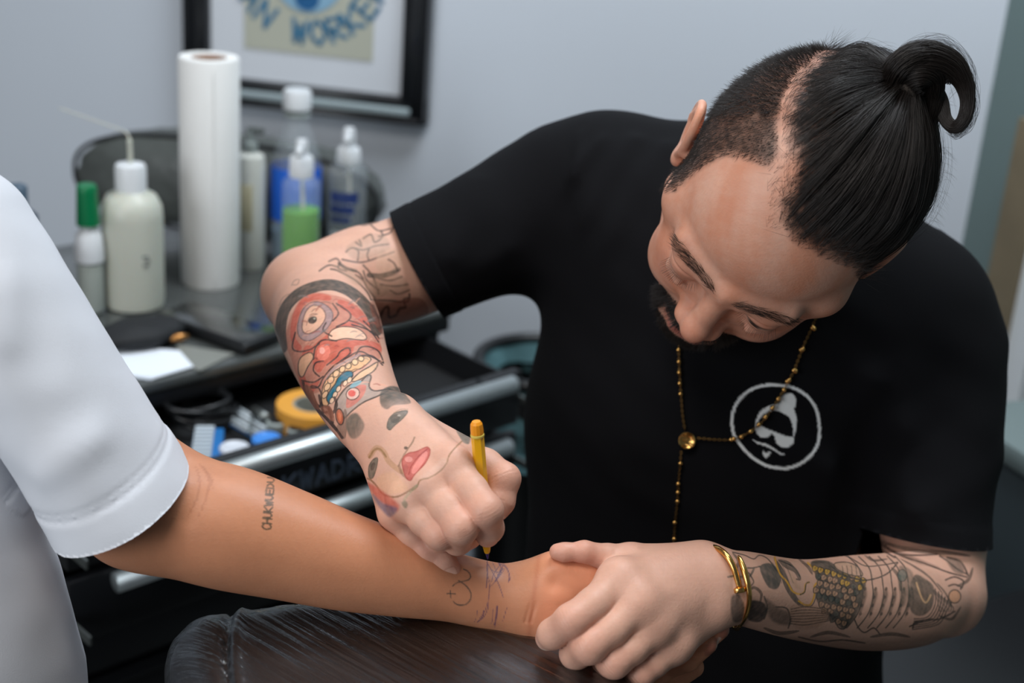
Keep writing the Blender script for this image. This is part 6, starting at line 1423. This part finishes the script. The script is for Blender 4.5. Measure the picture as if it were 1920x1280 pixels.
def chain_links(name, pts):
    c = spline([on_shirt(*q) for q in pts], 8); ln_ = np.concatenate([[0], np.cumsum(np.linalg.norm(np.diff(c, axis=0), axis=1))]); n = int(ln_[-1] / .0019); Vv = []; Fv = []
    q = np.stack([np.interp(np.linspace(0, ln_[-1], n), ln_, c[:, i]) for i in range(3)], 1)
    for i in range(n - 1):
        t = nrm(q[i + 1] - q[i]); R_ = frame_from(t, nrm(CAM - q[i])); s_ = R_[:, 0] if i % 2 else R_[:, 1]; m_ = (q[i] + q[i + 1]) / 2
        ring = [m_ + t * (.00135 * math.cos(a)) + s_ * (.0008 * math.sin(a)) for a in np.linspace(0, 2 * math.pi, 9)[:-1]]; V_, F_ = tube_geo(ring, .00030, 5, True, False, len(Vv)); Vv += V_; Fv += F_
    me = bpy.data.meshes.new(name); me.from_pydata([tuple(v) for v in Vv], [], Fv); me.polygons.foreach_set('use_smooth', np.full(len(me.polygons), True)); return link(name, me, M_GOLD2, neckl)
for pts in (left, drop, right): chain_links('chain', pts)
bm = bmesh.new(); bmesh.ops.create_icosphere(bm, subdivisions=3, radius=.0019); 
for f in bm.faces: f.smooth = True
bme = bpy.data.meshes.new('bead'); bm.to_mesh(bme); bm.free(); bme.materials.append(M_GOLD)
for x, y in ((145, 155), (147, 217), (148, 273), (151, 330), (155, 385), (155, 747), (143, 853), (141, 898), (139, 945), (125, 1055), (122, 1140), (418, 623), (472, 608), (521, 580), (563, 545), (598, 505), (634, 458), (665, 410), (695, 362), (722, 312), (746, 262), (793, 152), (843, 40), (755, 266), (712, 318), (783, 155), (852, 45), (433, 619)):
    o = bpy.data.objects.new('bead', bme); COL.objects.link(o); o.parent = neckl; o.matrix_parent_inverse = Matrix.Translation(neckl.location).inverted(); o.location = tuple(on_shirt(*LOGO(x, y), .0042))
mc_ = on_shirt(1288, 826, .005); mn_ = nrm(CAM - mc_)
md = lathe('medal', [(.0058, 0), (.0064, .0004), (.0064, .0014), (.0058, .0018), (.0054, .0014), (.0001, .0013)], mc_, mn_, M_GOLD, neckl, 36); fr_ = frame_from(mn_, c2w((0, 1, 0)))
for k_ in range(9): tube('relief', [mc_ + mn_ * .0016 + fr_ @ np.array([-.004 + .001 * k_, -.0035 + .0009 * ((k_ * 5) % 4), 0]), mc_ + mn_ * .0018 + fr_ @ np.array([-.0036 + .001 * k_, .0032 - .0011 * ((k_ * 3) % 4), 0])], .00035, M_GOLD2, md, 6)
crs = on_shirt(1249, 1031, .007); bm = bmesh.new(); Rc_ = frame_from(nrm(CAM - crs), c2w((1, 0, 0))); add_box(bm, mat4(Rc_, crs), (.011, .003, .0016), .0005); add_box(bm, mat4(Rc_, crs - Rc_[:, 1] * .008), (.003, .024, .0016), .0005); bm_obj('cross', bm, M_GOLD, neckl)
bang = empty('bangle', P(1385, 1100, .915), 'gold nail-shaped bangle around the tattooed wrist', 'bracelet')
c1 = spline(PJ((1388, 1172, .906), (1378, 1176, .925), (1352, 1130, .948), (1332, 1070, .944), (1322, 1034, .930), (1328, 1026, .908), (1345, 1028, .896), (1362, 1041, .889), (1375, 1063, .886), (1383, 1088, .8855), (1385, 1098, .8855)), 8)
tube('band', c1, np.interp(np.arange(len(c1)), [0, 10, len(c1) - 1], [.0011, .0018, .0021]), M_GOLD, bang, 16)
hd0 = P(1385, 1099, .8855); hdd = nrm(P(1386, 1106, .8855) - P(1384, 1094, .8855)); lathe('nail_head', [(.0025, 0), (.0041, .0006), (.0043, .0012), (.0043, .0028), (.0041, .0034), (.0025, .0036)], hd0, hdd, M_GOLD, bang, 32)
c2 = spline(PJ((1384, 1041, .892), (1389, 1052, .889), (1396, 1072, .8855), (1402, 1095, .8835), (1405, 1118, .8845), (1403, 1140, .888), (1397, 1158, .894), (1388, 1172, .906)), 8)
tube('nail_point', c2, np.interp(np.arange(len(c2)), [0, 4, 14, len(c2) - 1], [.0003, .0014, .0021, .0011]), M_GOLD, bang, 16)
log('all')
